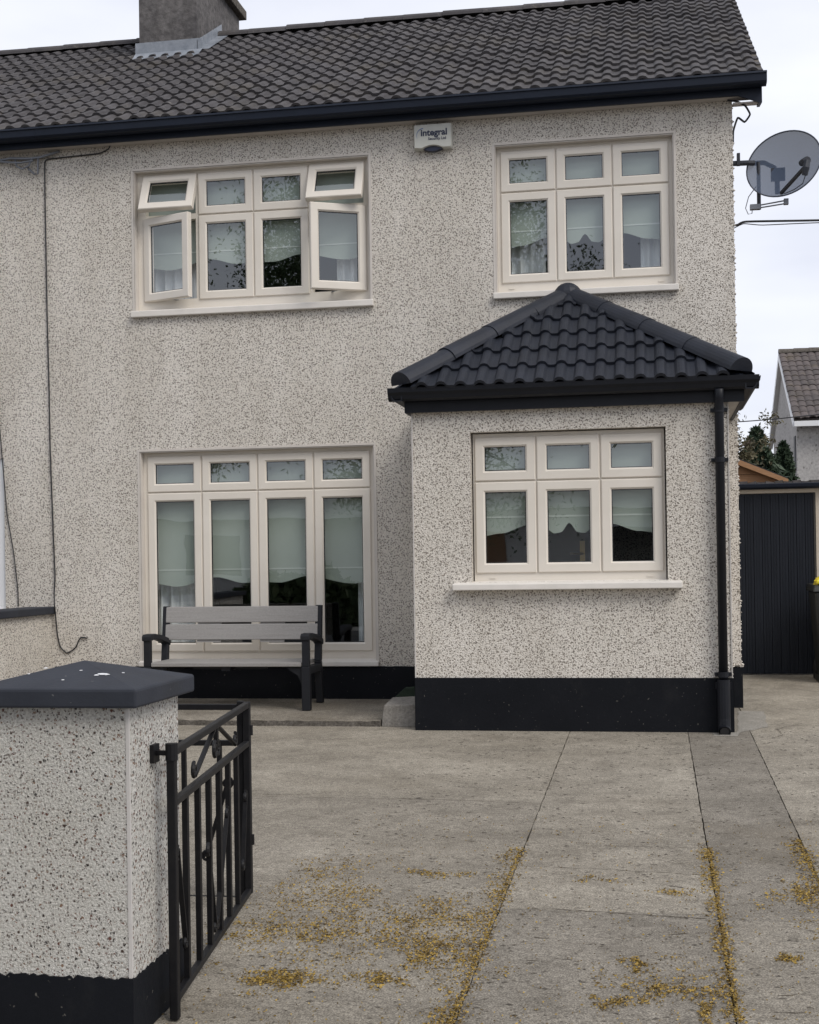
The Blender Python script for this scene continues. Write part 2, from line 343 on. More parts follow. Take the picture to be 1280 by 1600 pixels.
ck = MB()
def crack(pts, w0, wander):
    p = [Vector((*q_, 0)) for q_ in pts]; out = []
    for a, b_ in zip(p[:-1], p[1:]):
        n_ = max(2, int((b_ - a).length / .025)); dv = b_ - a; nv = Vector((-dv.y, dv.x, 0)).normalized()
        out += [a + dv * i / n_ + nv * random.gauss(0, wander) for i in range(n_)]
    out.append(p[-1]); prev = None
    for i, c in enumerate(out):
        d_ = (out[min(i + 1, len(out) - 1)] - out[max(i - 1, 0)]).normalized(); nv = Vector((-d_.y, d_.x, 0)) * (w0 * max(0, random.gauss(.55, .45)) * .5 + .0002)
        e0, e1 = c - nv, c + nv; z_ = gz(c.y) + .0012
        if prev: ck.face([(prev[0].x, prev[0].y, prev[2]), (e0.x, e0.y, z_), (e1.x, e1.y, z_), (prev[1].x, prev[1].y, prev[2])])
        prev = (e0, e1, z_)
random.seed(12)
crack([(J1, -4.98), (3.9, -5.0), (J2, -5.06)], .004, .003); crack([(J1 + .25, -4.60), (J2, -4.585), (4.62, -4.59)], .003, .002); crack([(J1 + .12, -5.60), (4.0, -5.63), (J2, -5.68)], .007, .004)
crack([(J2, -5.10), (J3, -5.14)], .003, .003); crack([(4.88, -1.55), (5.02, -1.35), (5.0, -1.1), (5.2, -.8)], .006, .008); crack([(1.4, -3.55), (2.6, -3.60), (J1, -3.70)], .004, .002); crack([(2.2, -5.9), (2.9, -5.75), (J1, -5.8)], .003, .004)
for k in range(70):
    x_ = random.uniform(1.2, 5.4); y_ = random.uniform(-6.8, -1.5); an = random.gauss(0, .25); l_ = random.uniform(.03, .10); crack([(x_, y_), (x_ + math.cos(an) * l_, y_ + math.sin(an) * l_)], .005, .003)
random.seed(7)
tag(ck.build('driveway_cracks', M['dirt']), kind='structure')

mo = MB()
def patch(pts, z=.0025):
    out = []
    for i in range(len(pts)):
        a, b_ = Vector((*pts[i], 0)), Vector((*pts[(i + 1) % len(pts)], 0))
        for k in range(6): p = a.lerp(b_, k / 6); out.append((p.x + random.gauss(0, .006), p.y + random.gauss(0, .008), gz(p.y) + z))
    mo.face(out)
patch([(4.56, -1.30), (4.56, -1.43), (4.72, -1.42), (4.74, -1.27), (4.95, -1.0), (4.98, -.2), (4.80, -.2), (4.72, -1.262)])
tag(mo.build('mortar_patch', varied('pale_mortar', (.24, .225, .195), (.31, .29, .255), 9, .95, .2, 60, .5, .006, fine=(90, .25))), kind='structure')

# raised concrete step along the house front, rough front edge
def plat(y): return .090 + .040 * y
st = MB(); st.cur = .42; se = MB()
xs = [-.79 + i * .05 for i in range(61)]; xs[-1] = 2.212
top_e = [(x, -1.10 + random.uniform(-.008, .006), plat(-1.1) - random.uniform(0, .007)) for x in xs]
for i in range(len(xs) - 1):
    a, b2 = top_e[i], top_e[i + 1]
    st.face([a, b2, (b2[0], -.6, plat(-.6)), (a[0], -.6, plat(-.6))]);  st.face([(a[0], -.6, plat(-.6)), (b2[0], -.6, plat(-.6)), (b2[0], 0.01, plat(0)), (a[0], .01, plat(0))])
    fy = -1.112 + random.uniform(-.006, .006)
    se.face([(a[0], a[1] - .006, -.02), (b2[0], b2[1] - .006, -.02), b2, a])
st.face([(2.212, top_e[-1][1], -.02), (2.212, .01, -.02), (2.212, .01, plat(0)), (2.212, -.6, plat(-.6)), top_e[-1]])
tag(st.build('front_step', M['step_concrete'], tint=True), kind='structure')

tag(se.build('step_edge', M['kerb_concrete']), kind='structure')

# ------------------------------------------------------------------ house
house = thing('house', (2, 0, 0), 'two storey semi-detached house with cream pebbledash, dark tiled roof and hipped front porch', 'house')
XP, XR = -.82, 4.836          # party line, right gable corner
def wall_with_holes(mb, x0, x1, z0, z1, y, holes, thick=.28):
    xs_ = sorted({x0, x1, *[h[0] for h in holes], *[h[1] for h in holes]}); zs_ = sorted({z0, z1, *[h[2] for h in holes], *[h[3] for h in holes]})
    for i in range(len(xs_) - 1):
        for j in range(len(zs_) - 1):
            cx, cz = (xs_[i] + xs_[i + 1]) / 2, (zs_[j] + zs_[j + 1]) / 2
            if any(h[0] < cx < h[1] and h[2] < cz < h[3] for h in holes): continue
            mb.face([(xs_[i], y, zs_[j]), (xs_[i + 1], y, zs_[j]), (xs_[i + 1], y, zs_[j + 1]), (xs_[i], y, zs_[j + 1])])
    for h in holes:
        a, b_, c, e = h
        mb.face([(a, y, c), (a, y + thick, c), (a, y + thick, e), (a, y, e)]); mb.face([(b_, y, e), (b_, y + thick, e), (b_, y + thick, c), (b_, y, c)])
        mb.face([(a, y, e), (a, y + thick, e), (b_, y + thick, e), (b_, y, e)]); mb.face([(a, y, c), (b_, y, c), (b_, y + thick, c), (a, y + thick, c)])
UL = (-.062, 1.958, 3.330, 4.505); UR = (2.982, 4.387, 3.330, 4.508); LL = (-.04, 1.965, .400, 2.150); PW = (2.92, 4.278, 1.045, 2.105)
PX0, PX1, PY = 2.504, 4.700, -1.25
ROOFK = .586; EY, EZ = -.20, 4.86; RY = 3.2; RZ = EZ + ROOFK * (RY - EY)
w = MB(); wall_with_holes(w, XP, XR, .353, 4.80, 0, [UL, UR, LL])
w.face([(XR, 0, .30), (XR, 6.4, .30), (XR, 6.4, 4.8), (XR, RY, RZ - .08), (XR, 0, 4.80)])
w.face([(XP, 6.4, 0), (XR, 6.4, 0), (XR, 6.4, 4.8), (XP, 6.4, 4.8)])
# loose stones standing proud along the right-hand arris and down the gable
for i in range(420):
    z = random.uniform(.36, 4.7); w.octa((XR + random.uniform(-.012, .004), random.uniform(-.006, .05), z), random.uniform(.007, .013))
for i in range(40): w.octa((XR + random.uniform(-.06, .015), random.uniform(-.012, .03), .352 + random.uniform(-.004, .015)), random.uniform(.009, .014))
house_wall = w.build('wall', M['dash'], house)
inn = MB()
def room(x0, x1, y0, y1, z0, z1):
    inn.face([(x0, y1, z0), (x1, y1, z0), (x1, y1, z1), (x0, y1, z1)]); inn.face([(x0, y0, z0), (x0, y1, z0), (x0, y1, z1), (x0, y0, z1)])
    inn.face([(x1, y1, z0), (x1, y0, z0), (x1, y0, z1), (x1, y1, z1)]); inn.face([(x0, y0, z0), (x1, y0, z0), (x1, y1, z0), (x0, y1, z0)]); inn.face([(x0, y0, z1), (x1, y0, z1), (x1, y1, z1), (x0, y1, z1)])
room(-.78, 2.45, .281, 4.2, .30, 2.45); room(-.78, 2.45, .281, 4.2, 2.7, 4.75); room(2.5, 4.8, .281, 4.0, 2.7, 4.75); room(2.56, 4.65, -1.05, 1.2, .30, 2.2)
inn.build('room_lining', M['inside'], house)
def jag_strip(mb, x0, x1, y, z0, z1, jit, step=.03, th=.012):
    n = max(2, int((x1 - x0) / step)); pts = [(x0 + (x1 - x0) * i / n, z1 + random.uniform(-jit, jit)) for i in range(n + 1)]
    for i in range(n):
        (a, za), (b_, zb) = pts[i], pts[i + 1]
        mb.face([(a, y, z0), (b_, y, z0), (b_, y, zb), (a, y, za)]); mb.face([(a, y, za), (b_, y, zb), (b_, y + th, zb), (a, y + th, za)])
pl = MB(); jag_strip(pl, XP, PX0, -.010, plat(0) - .03, .353, .003); pl.face([(XR + .010, -.012, .05), (XR + .010, 6.4, .05), (XR + .010, 6.4, .34), (XR + .010, -.012, .34)])
jag_strip(pl, PX1, XR + .010, -.012, -.01, .345, .008)
pl.face([(PX1, -.012, .345), (XR + .01, -.012, .345), (XR + .01, .0, .345), (PX1, 0, .345)])
pl.build('plinth', M['black'], house)

# --- tiled roofs
ROLL = [.0, .75, 1.0, 1.0, .78, .05, -.06, -.04]
def tile_pattern(mb, P0, ux, us, un, width, courses, pitch, gauge, amp, clip=None, jit=.004, lap=.03, sub=8):
    """rolled tiles: P0 eave start, ux along the eave, us up the slope, un normal"""
    nroll = int(math.ceil(width / pitch))
    prof = []
    for k in range(sub):
        f = k / sub
        prof.append((f, ROLL[k % 8]))
    for c in range(courses):
        shift = random.uniform(-.006, .006)
        tj = [random.uniform(-jit, jit) for _ in range(nroll // 2 + 2)]; tt = [random.random() for _ in range(nroll // 2 + 2)]; ts_ = [random.uniform(-jit, jit) for _ in range(nroll // 2 + 2)]
        cols = []
        for r_ in range(nroll):
            ti = (r_ + c % 2) // 2
            for f, h in prof:
                x = (r_ + f) * pitch + shift
                if x > width: x = width
                s0 = c * gauge - lap + ts_[ti]; s1 = (c + 1) * gauge + .01
                cols.append((x, s0, s1, h * amp + .024 + tj[ti], h * amp + .002 + tj[ti] * .3, tt[ti]))
        x = width; cols.append((x, c * gauge - lap, (c + 1) * gauge + .01, .02, .002, .5))
        base = len(mb.v); keep = []
        for (x, s0, s1, h0, h1, tn) in cols:
            for (s_, h_) in ((s0, h0 - .022), (s0, h0), (s1, h1)):
                mb.v.append(tuple(P0 + ux * x + us * s_ + un * h_))
        for i in range(len(cols) - 1):
            if cols[i + 1][0] - cols[i][0] < 1e-4: continue
            if clip:
                xm = (cols[i][0] + cols[i + 1][0]) / 2; sm = (cols[i][1] + cols[i][2]) / 2
                if not clip(xm, sm): continue
            a = base + i * 3; b_ = a + 3
            mb.f.append((a + 1, b_ + 1, b_ + 2, a + 2)); mb.f.append((a, b_, b_ + 1, a + 1)); mb.t += [cols[i][5]] * 2
us = Vector((0, 1, ROOFK)).normalized(); un = Vector((0, -ROOFK, 1)).normalized()
slope_len = (RY - EY) * math.sqrt(1 + ROOFK ** 2)
VX = 5.055
def main_roof(x0, x1, parent):
    rf = MB(); ncs = 17
    tile_pattern(rf, Vector((x0, EY, EZ)), Vector((1, 0, 0)), us, un, x1 - x0, ncs, .137, slope_len / ncs, .022, jit=.005, lap=.025)
    rf.cur = .4
    rf.face([(x0, EY, EZ - .03), (x1, EY, EZ - .03), (x1, RY, RZ - .03), (x0, RY, RZ - .03)])
    rf.face([(x0, RY, RZ - .01), (x1, RY, RZ - .01), (x1, 6.6, EZ), (x0, 6.6, EZ)])
    return rf.build('roof', M['roof'], parent, tint=True)
roof = main_roof(XP, VX, house)
rdg = MB()
def ridge_tiles(mb, a, b_, r, ln=.42, flat=1.0, nn=8, upv=Vector((0, 0, 1))):
    a = Vector(a); b_ = Vector(b_); d_ = b_ - a; L_ = d_.length; d_.normalize(); sx = d_.cross(upv).normalized(); uz = sx.cross(d_).normalized()
    n = max(1, round(L_ / ln))
    for i in range(n):
        mb.cur = random.random(); p = a + d_ * (L_ * i / n); q = a + d_ * (L_ * (i + 1) / n + (.015 if i < n - 1 else 0)); off = random.uniform(-.004, .006)
        ring = [(math.cos(math.pi * k / nn), math.sin(math.pi * k / nn)) for k in range(nn + 1)]
        b0 = len(mb.v)
        for (ctr, rr) in ((p, r + .006), (q, r - .002)):
            for cx, cz in ring: mb.v.append(tuple(ctr + sx * cx * rr + uz * (cz * rr * flat + off)))
        m_ = nn + 1
        for k in range(nn): mb.f.append((b0 + k, b0 + k + 1, b0 + m_ + k + 1, b0 + m_ + k)); mb.t.append(mb.cur)
        mb.f.append(tuple(b0 + k for k in range(m_))); mb.f.append(tuple(b0 + m_ + k for k in range(m_))[::-1]); mb.t += [mb.cur] * 2
ridge_tiles(rdg, (XP, RY, RZ - .005), (VX, RY, RZ - .005), .105, flat=.75)
rdg.build('ridge', M['roof'], roof, tint=True)
# verge mortar on the gable end
vg = MB(); vg.prism([(VX - .05, EY - .02, EZ - .07), (VX - .05, RY, RZ - .07), (VX - .05, RY, RZ + .0), (VX - .05, EY - .02, EZ + .0)], (.05, 0, 0)); vg.build('verge', M['kerb_concrete'], roof)

# chimney
ch = MB(); ch.box(-.95, -.33, 2.46, 3.92, 6.1, 7.36); chim = ch.build('chimney', varied('chimney_render', (.085, .08, .08), (.15, .14, .135), 3.5, .9, .2, 30, .6, .012, fine=(18, .25)), roof)
cc = MB(); cc.box(-1.02, -.26, 2.39, 3.99, 7.36, 7.46); cc.build('chimney_cap', M['kerb_concrete'], roof, bevel=.008)
fl = MB()
zf = EZ + ROOFK * (2.46 - EY)
n = 24
for i in range(n):
    a = -.99 + .72 * i / n; b_ = -.99 + .72 * (i + 1) / n
    za = zf - .085 + .006 * math.sin(a * 2 * math.pi / .137); zb = zf - .085 + .006 * math.sin(b_ * 2 * math.pi / .137)
    fl.face([(a, 2.30, za), (b_, 2.30, zb), (b_, 2.448, zf + .05), (a, 2.448, zf + .05)]); fl.face([(a, 2.448, zf + .05), (b_, 2.448, zf + .05), (b_, 2.448, zf + .16), (a, 2.448, zf + .16)])
for i in range(5):
    y0 = 2.448 + .26 * i; y1 = y0 + .275; z0 = EZ + ROOFK * (y0 - EY); z1 = EZ + ROOFK * (y1 - EY)
    if y1 > 3.3: break
    fl.prism([(-.325, y0, z0 - .02), (-.325, y1, z1 - .02), (-.325, y1, z1 + .15), (-.325, y0, z0 + .15)], (.006 + .002 * i, 0, 0))
    fl.face([(-.318, y0, z0 + .055), (-.20, y0, z0 + .050), (-.20, y1, z1 + .050), (-.318, y1, z1 + .055)])
fl.build('flashing', M['lead'], roof)

# eaves
def eaves(x0, x1, parent, end):
    f_ = MB(); f_.box(x0, x1, -.125, -.10, 4.722, 4.85); 
    if end: f_.prism([(x1, -.125, 4.655), (x1, .12, 4.70), (x1, .12, 4.90), (x1, -.125, 4.86)], (.022, 0, 0)); f_.prism([(x1 - .16, -.125, 4.722), (x1, -.125, 4.722), (x1, -.125, 4.655), (x1 - .05, -.125, 4.68)], (0, .02, 0))
    fo = f_.build('fascia', M['pvc_black'], parent)
    so = MB(); so.box(x0, x1 - .001, -.098, .02, 4.727, 4.745)
    if end: so.hexa([(XR + .003, -.098, 4.668), (x1 - .002, -.098, 4.668), (x1 - .002, .12, 4.715), (XR + .003, .12, 4.715), (XR + .003, -.098, 4.678), (x1 - .002, -.098, 4.678), (x1 - .002, .12, 4.725), (XR + .003, .12, 4.725)])
    so.build('soffit', M['soffit'], fo)
    gu = MB(); xe = x1 + (.045 if end else 0)
    prof = [(-.127, 4.84), (-.127, 4.775), (-.15, 4.766), (-.225, 4.770), (-.240, 4.785), (-.245, 4.835), (-.255, 4.84), (-.252, 4.855), (-.236, 4.852), (-.232, 4.79), (-.15, 4.782), (-.14, 4.84)]
    gu.prism([(x0, y_, z_) for y_, z_ in prof], (xe - x0, 0, 0))
    if end: gu.prism([(xe, y_, z_) for y_, z_ in prof[:8]], (.006, 0, 0))
    go = gu.build('gutter', M['pvc_black'], parent)
eaves(XP, 5.03, house, True)

# windows
def quadframe(mb, x0, x1, z0, z1, y0, y1, wd, xf=None):
    pts = []
    def P(x, y, z):
        v = Vector((x, y, z)); return xf(v) if xf else v
    o_ = [(x0, z0), (x1, z0), (x1, z1), (x0, z1)]; i_ = [(x0 + wd, z0 + wd), (x1 - wd, z0 + wd), (x1 - wd, z1 - wd), (x0 + wd, z1 - wd)]
    ch_ = .012; m_ = [(x0 + wd - ch_, z0 + wd - ch_), (x1 - wd + ch_, z0 + wd - ch_), (x1 - wd + ch_, z1 - wd + ch_), (x0 + wd - ch_, z1 - wd + ch_)]
    for k in range(4):
        j = (k + 1) % 4
        A = lambda q, y: P(q[0], y, q[1])
        e = .006
        oo = lambda q: (min(max(q[0], x0 + e), x1 - e), min(max(q[1], z0 + e), z1 - e))
        mb.face([A(oo(o_[k]), y0), A(oo(o_[j]), y0), A(m_[j], y0), A(m_[k], y0)])
        mb.face([A(o_[k], y0 + e), A(o_[j], y0 + e), A(oo(o_[j]), y0), A(oo(o_[k]), y0)])
        mb.face([A(m_[k], y0), A(m_[j], y0), A(i_[j], y0 + ch_), A(i_[k], y0 + ch_)])
        mb.face([A(i_[k], y0 + ch_), A(i_[j], y0 + ch_), A(i_[j], y1), A(i_[k], y1)])
        mb.face([A(o_[j], y0 + e), A(o_[k], y0 + e), A(o_[k], y1), A(o_[j], y1)])
        mb.face([A(o_[j], y1), A(o_[k], y1), A(i_[k], y1), A(i_[j], y1)])
def rot_about(axis, origin, ang):
    m_ = Matrix.Translation(origin) @ Matrix.Rotation(ang, 4, axis) @ Matrix.Translation(-Vector(origin)); return lambda v: m_ @ v
def window(rect, yf, edges, ztr, zb, zt, label, opens=None, bead=.018, dep=.07, protr=.0, sill=None, parent=None):
    x0, x1, z0, z1 = rect; opens = opens or {}
    fr = MB(); yb = yf + dep
    fwd = .03
    # outer frame and mullions, set back in the reveal
    fr.box(x0 + .01, x1 - .01, yb, yb + .07, z1 - .045, z1 - .008); fr.box(x0 + .01, x1 - .01, yb, yb + .07, z0, zb + .012)
    fr.box(x0 + .01, edges[0] + .02, yb + .0005, yb + .0695, zb + .012, z1 - .045); fr.box(edges[-1] - .02, x1 - .01, yb + .0005, yb + .0695, zb + .012, z1 - .045)
    for e in edges[1:-1]: fr.box(e - .022, e + .022, yb + .001, yb + .069, zb + .012, z1 - .045)
    for a, b_ in zip(edges[:-1], edges[1:]): fr.box(a + .022, b_ - .022, yb + .0015, yb + .0685, ztr - .025, ztr + .02)
    win = fr.build('window', M['cream'], parent or house); win['label'] = label
    # trickle caps on the bottom rail
    if bead:
        su = MB(); p = .004
        su.box(x0 - bead, x0, yf - p, yf + .004, z0, z1 + bead); su.box(x1, x1 + bead, yf - p, yf + .004, z0, z1 + bead); su.box(x0, x1, yf - p, yf + .004, z1, z1 + bead)
        su.box(x0, x0 + .009, yf + .004, yf + dep + .04, z0, z1); su.box(x1 - .009, x1, yf + .004, yf + dep + .04, z0, z1); su.box(x0 + .009, x1 - .009, yf + .004, yf + dep + .04, z1 - .009, z1)
        su.build('window_surround', M['render'], win)
    if sill:
        sx0, sx1, sy, sz0, sz1 = sill; si = MB()
        si.prism([(sx0, sy, sz0), (sx0, sy, sz1 - .006), (sx0, yf + dep, sz1 + .012), (sx0, yf + dep, sz0), ], (sx1 - sx0, 0, 0)); si.build('sill', M['sill'], win, bevel=.006)
    for c in range(len(edges) - 1):
        for r_ in range(2):
            a, b_ = edges[c] + .005, edges[c + 1] - .005
            c0, c1 = (ztr + .005, zt) if r_ else (zb, ztr - .005)
            ys_, ye = yb - .014, yb + .036; xf = None
            op = opens.get((c, r_))
            if op:
                kind, ang = op
                if kind == 'top': xf = rot_about('X', (0, ys_ + .02, c1), -R(ang))
                if kind == 'left': xf = rot_about('Z', (a, ys_ + .02, 0), -R(ang))
                if kind == 'right': xf = rot_about('Z', (b_, ys_ + .02, 0), R(ang))
            wd = .070
            sm = MB(); quadframe(sm, a, b_, c0, c1, ys_, ye, wd, xf); so = sm.build('sash', M['cream'], win)
            if op: so['label'] = 'cream sash swung open outwards'
            sl = MB(); quadframe(sl, a + wd - .003, b_ - wd + .003, c0 + wd - .003, c1 - wd + .003, ys_ + .0155, ys_ + .022, .010, xf)
            for poly in (sl,): poly.build('seal', M['seal'], win)
            pm = MB(); yy = ys_ + .021; q = [Vector((a + wd, yy, c0 + wd)), Vector((b_ - wd, yy, c0 + wd)), Vector((b_ - wd, yy, c1 - wd)), Vector((a + wd, yy, c1 - wd))]
            if xf: q = [xf(v) for v in q]
            pm.face(q); pm.build('pane', M['glass'], win)
            if op and r_ == 0:       # stay arm under the open casement
                sb = MB(); hx = a if kind == 'left' else b_; s_ = 1 if kind == 'left' else -1
                pq = xf(Vector((hx + s_ * .22, ye, c0 + .01))); sb.bar((hx + s_ * .30, yb + .01, c0 + .006), tuple(pq), .012, .004); sb.build('stay', M['tarnish'], win)
    return win
wUL = window(UL, 0, [.0, .481, .963, 1.438, 1.915], 4.12, 3.415, 4.470, 'upstairs window of four lights with four sashes swung open', {(0, 1): ('top', 24), (3, 1): ('top', 25), (0, 0): ('left', 19), (3, 0): ('right', 27)}, sill=(-.085, 1.985, -.045, 3.272, 3.330))
wUR = window(UR, 0, [3.019, 3.465, 3.909, 4.352], 4.14, 3.415, 4.472, 'closed upstairs window of three lights above the porch', sill=(2.962, 4.412, -.045, 3.276, 3.330))
wLL = window(LL, 0, [.0, .481, .966, 1.444, 1.923], 1.806, .475, 2.112, 'tall ground floor window of four lights behind the bench', sill=(-.06, 1.985, -.040, .356, .400))
wPW = window(PW, PY, [2.938, 3.378, 3.826, 4.258], 1.757, 1.108, 2.072, 'porch window of three lights with a projecting sill', bead=0, sill=(2.79, 4.375, PY - .085, .990, 1.040))
# slim drip vents on bottom rails
for wn, yf_, spots in ((wUR, .07, ((3.10, 3.372), (4.28, 3.372))), (wLL, .07, ((1.83, .437),)), (wPW, PY + .07, ((3.06, 1.075), (4.16, 1.075)))):
    for x_, z_ in spots: vm = MB(); vm.box(x_ - .022, x_ + .022, yf_ - .006, yf_, z_ - .005, z_ + .005); vm.build('drain_cap', M['cream'], wn)

# porch
pw = MB(); wall_with_holes(pw, PX0, PX1, .372, 2.30, PY, [PW], .2)
pw.face([(PX0, 0, .36), (PX0, PY, .36), (PX0, PY, 2.3), (PX0, 0, 2.3)]); pw.face([(PX1, PY, .36), (PX1, 0, .36), (PX1, 0, 2.3), (PX1, PY, 2.3)])
for i in range(120): pw.octa((PX1 + random.uniform(-.006, .006), PY + random.uniform(-.004, .008), random.uniform(.37, 2.25)), random.uniform(.004, .008))
porch_wall = pw.build('porch_wall', M['dash'], house)
for bx0, bx1 in ((PX1 - .006, PX1 + .003), (PX0 - .003, PX0 + .006)): pb = MB(); pb.box(bx0, bx1, PY - .006, PY + .012, .372, 2.25); pb.build('corner_bead', M['bead'], porch_wall)
pp = MB(); jag_strip(pp, PX0 - .004, PX1 + .006, PY - .012, -.03, .370, .003)
pp.face([(PX0 - .006, -.01, -.03), (PX0 - .006, PY - .012, -.03), (PX0 - .006, PY - .012, .368), (PX0 - .006, -.01, .368)])
pp.face([(PX0 - .006, -.01, .368), (PX0 - .006, PY - .012, .368), (PX0 + .01, PY, .368), (PX0 + .01, 0, .368)])
pp.face([(PX1 + .008, PY - .012, -.03), (PX1 + .008, 0, -.03), (PX1 + .008, 0, .35), (PX1 + .008, PY - .012, .35)])
pp.build('porch_plinth', M['black'], house)
AX, AZ = 3.552, 3.30
ELx, ERx, EFy, EPz = 2.40, 4.835, -1.39, 2.415
apex = Vector((AX, -.02, AZ))
FL, FR = Vector((ELx, EFy, EPz)), Vector((ERx, EFy, EPz)); BL, BR = Vector((ELx, 0, EPz)), Vector((ERx, 0, EPz))
pr_ = MB()
def hip_face(A, B, T, courses, pitch, gauge_hint):
    ux_ = (B - A).normalized(); h_ = (T - A) - ux_ * (T - A).dot(ux_); s_ = h_.normalized(); n_ = ux_.cross(s_).normalized(); Wd = (B - A).length; H = h_.length; tx = (T - A).dot(ux_)
    def clip(x, s__):
        f_ = max(0, min(1, s__ / H)); return tx * f_ + .035 < x < Wd - (Wd - tx) * f_ - .035
    off = ((tx - .24 * pitch) % pitch) - pitch
    tile_pattern(pr_, A + ux_ * off, ux_, s_, n_, Wd - off, courses, pitch, H / courses, .030, lambda x, q: clip(x + off, q), jit=.002, lap=.02)
    pr_.face([A - n_ * .01, B - n_ * .01, T - n_ * .01])
hip_face(FL, FR, apex, 6, .137, .3); hip_face(BL, FL, apex, 5, .137, .3); hip_face(FR, BR, apex, 5, .137, .3)
porch_roof = pr_.build('porch_roof', M['roof_black'], house, tint=True)
hp = MB()
for C_ in (FL + Vector((.06, .03, .035)), FR + Vector((-.06, .03, .035))):
    e_ = (apex - C_).normalized(); ridge_tiles(hp, C_ - e_ * .01, apex + Vector((0, 0, -.03)), .098, .46, .9, 12)
for k in range(6):
    a0, a1 = k / 6 * math.pi / 2, (k + 1) / 6 * math.pi / 2
    for j in range(14):
        b0, b1 = 2 * math.pi * j / 14, 2 * math.pi * (j + 1) / 14; P_ = lambda a, b_: (AX + .112 * math.cos(a) * math.cos(b_), -.06 + .10 * math.cos(a) * math.sin(b_), AZ - .035 + .105 * math.sin(a))
        hp.face([P_(a0, b0), P_(a0, b1), P_(a1, b1), P_(a1, b0)])
hp.build('hip_tiles', M['roof_black'], porch_roof, tint=True, smooth=False)
pf = MB(); pf.box(2.463, 4.805, -1.305, -1.28, 2.252, 2.40); pf.box(2.463, 2.488, -1.28, -.0, 2.252, 2.40); pf.box(4.780, 4.805, -1.28, .0, 2.252, 2.40)
pfo = pf.build('porch_fascia', M['pvc_porch'], house)
ps = MB(); ps.box(2.489, 4.779, -1.279, -.0, 2.258, 2.272); ps.build('porch_soffit', M['soffit'], pfo)
pg = MB()
OG = [(0, .0), (0, -.085), (.055, -.088), (.075, -.075), (.085, -.05), (.10, -.03), (.105, .0), (.098, .0), (.092, -.025), (.076, -.045), (.066, -.066), (.05, -.078), (.01, -.076), (.01, 0)]
pg.prism([(2.36, -1.306 - a, 2.418 + b_) for a, b_ in OG], (4.895 - 2.36, 0, 0))
pg.prism([(4.8055 + a, -1.39, 2.412 + b_) for a, b_ in OG], (0, 1.385, 0)); pg.prism([(2.4625 - a, -1.39, 2.412 + b_) for a, b_ in OG], (0, 1.385, 0))
for xe in (2.36, 4.895): pg.prism([(xe, -1.306 - a, 2.418 + b_) for a, b_ in OG[:7]], (.004, 0, 0))
pgo = pg.build('porch_gutter', M['pvc_porch'], house)
dp = MB(); dp.tube([(4.637, -1.365, 2.34), (4.637, -1.335, 2.27), (4.637, -1.305, 2.18), (4.637, -1.305, .33)], .031, 14)
dpo = dp.build('downpipe', M['pvc_porch'], house, smooth=True)
ds = MB(); ds.tube([(4.637, -1.31, .365), (4.637, -1.31, .10), (4.637, -1.315, .06)], .043, 14); ds.tube([(4.637, -1.315, .075), (4.637, -1.33, .03), (4.637, -1.385, .018)], [.043, .043, .040], 14, caps=False)
ds.box(4.585, 4.689, -1.30, -1.262, .30, .345)
ds.build('pipe_shoe', M['pvc_porch'], dpo)
di = MB(); di.tube([(4.637, -1.345, .03), (4.637, -1.376, .019)], .033, 12); di.build('pipe_mouth', M['seal'], dpo)
for z_ in (1.86, .40, 2.20):
    dc = MB(); dc.tube([(4.637, -1.305, z_ - .018), (4.637, -1.305, z_ + .018)], .036, 14); dc.box(4.580, 4.694, -1.300, -1.252, z_ - .012, z_ + .012); dc.build('pipe_clip', M['pvc_porch'], dpo)
# inner door seen through the porch window
idr = MB(); idr.box(2.85, 3.70, -.045, -.001, .32, 2.15); ido = idr.build('inner_door', varied('inner_door_paint', (.10, .10, .11), (.12, .12, .13), 3, .5), house)
ih = MB(); ih.box(3.615, 3.655, -.056, -.046, 1.10, 1.34); ih.tube([(3.635, -.05, 1.24), (3.635, -.10, 1.24), (3.54, -.105, 1.24)], .010, 8); ih.build('door_handle', M['brass'], ido)

# ------------------------------------------------------------------ the house next door (left of the party line)
nb = thing('house', (-3, 0, 0), 'adjoining house at the left edge sharing the wall and roofline, with a white framed window', 'house')
NW = (-3.2, -1.262, .80, 2.13)
w = MB(); wall_with_holes(w, -6.2, XP, 0, 4.80, .0, [NW]); w.face([(-6.2, 6.4, 0), (-6.2, 0, 0), (-6.2, 0, 4.8), (-6.2, RY, RZ - .08), (-6.2, 6.4, 4.8)]); w.face([(-6.2, 6.4, 0), (XP, 6.4, 0), (XP, 6.4, 4.8), (-6.2, 6.4, 4.8)])
w.face([(-3.3, .9, 0), (-1.1, .9, 0), (-1.1, .9, 2.4), (-3.3, .9, 2.4)]); w.build('wall', M['dash'], nb)
nr = main_roof(-6.3, XP - .002, nb)
rdg = MB(); ridge_tiles(rdg, (-6.3, RY, RZ - .005), (XP - .002, RY, RZ - .005), .105, flat=.75); rdg.build('ridge', M['roof'], nr, tint=True)
eaves(-6.3, XP - .002, nb, False)
nwm = MB(); nwm.box(-3.19, NW[1] - .002, .02, .08, NW[3] - .07, NW[3] - .002); nwm.box(-3.19, NW[1] - .002, .02, .08, NW[2] + .002, NW[2] + .07); nwm.box(NW[1] - .085, NW[1] - .002, .019, .081, NW[2] + .07, NW[3] - .07)
nwm.box(-3.19, NW[1] - .085, .021, .079, 1.62, 1.68); nwm.box(-2.3, -2.22, .021, .079, NW[2] + .07, NW[3] - .07)
nwo = nwm.build('window', M['white'], nb, bevel=.004); q = MB(); q.face([(-3.19, .05, .83), (-1.3, .05, .83), (-1.3, .05, 2.1), (-3.19, .05, 2.1)]); q.build('pane', M['glass'], nwo)
q = MB(); q.box(-3.2, NW[1], -.03, .02, NW[2] - .05, NW[2] + .002); q.build('sill', M['white'], nwo)

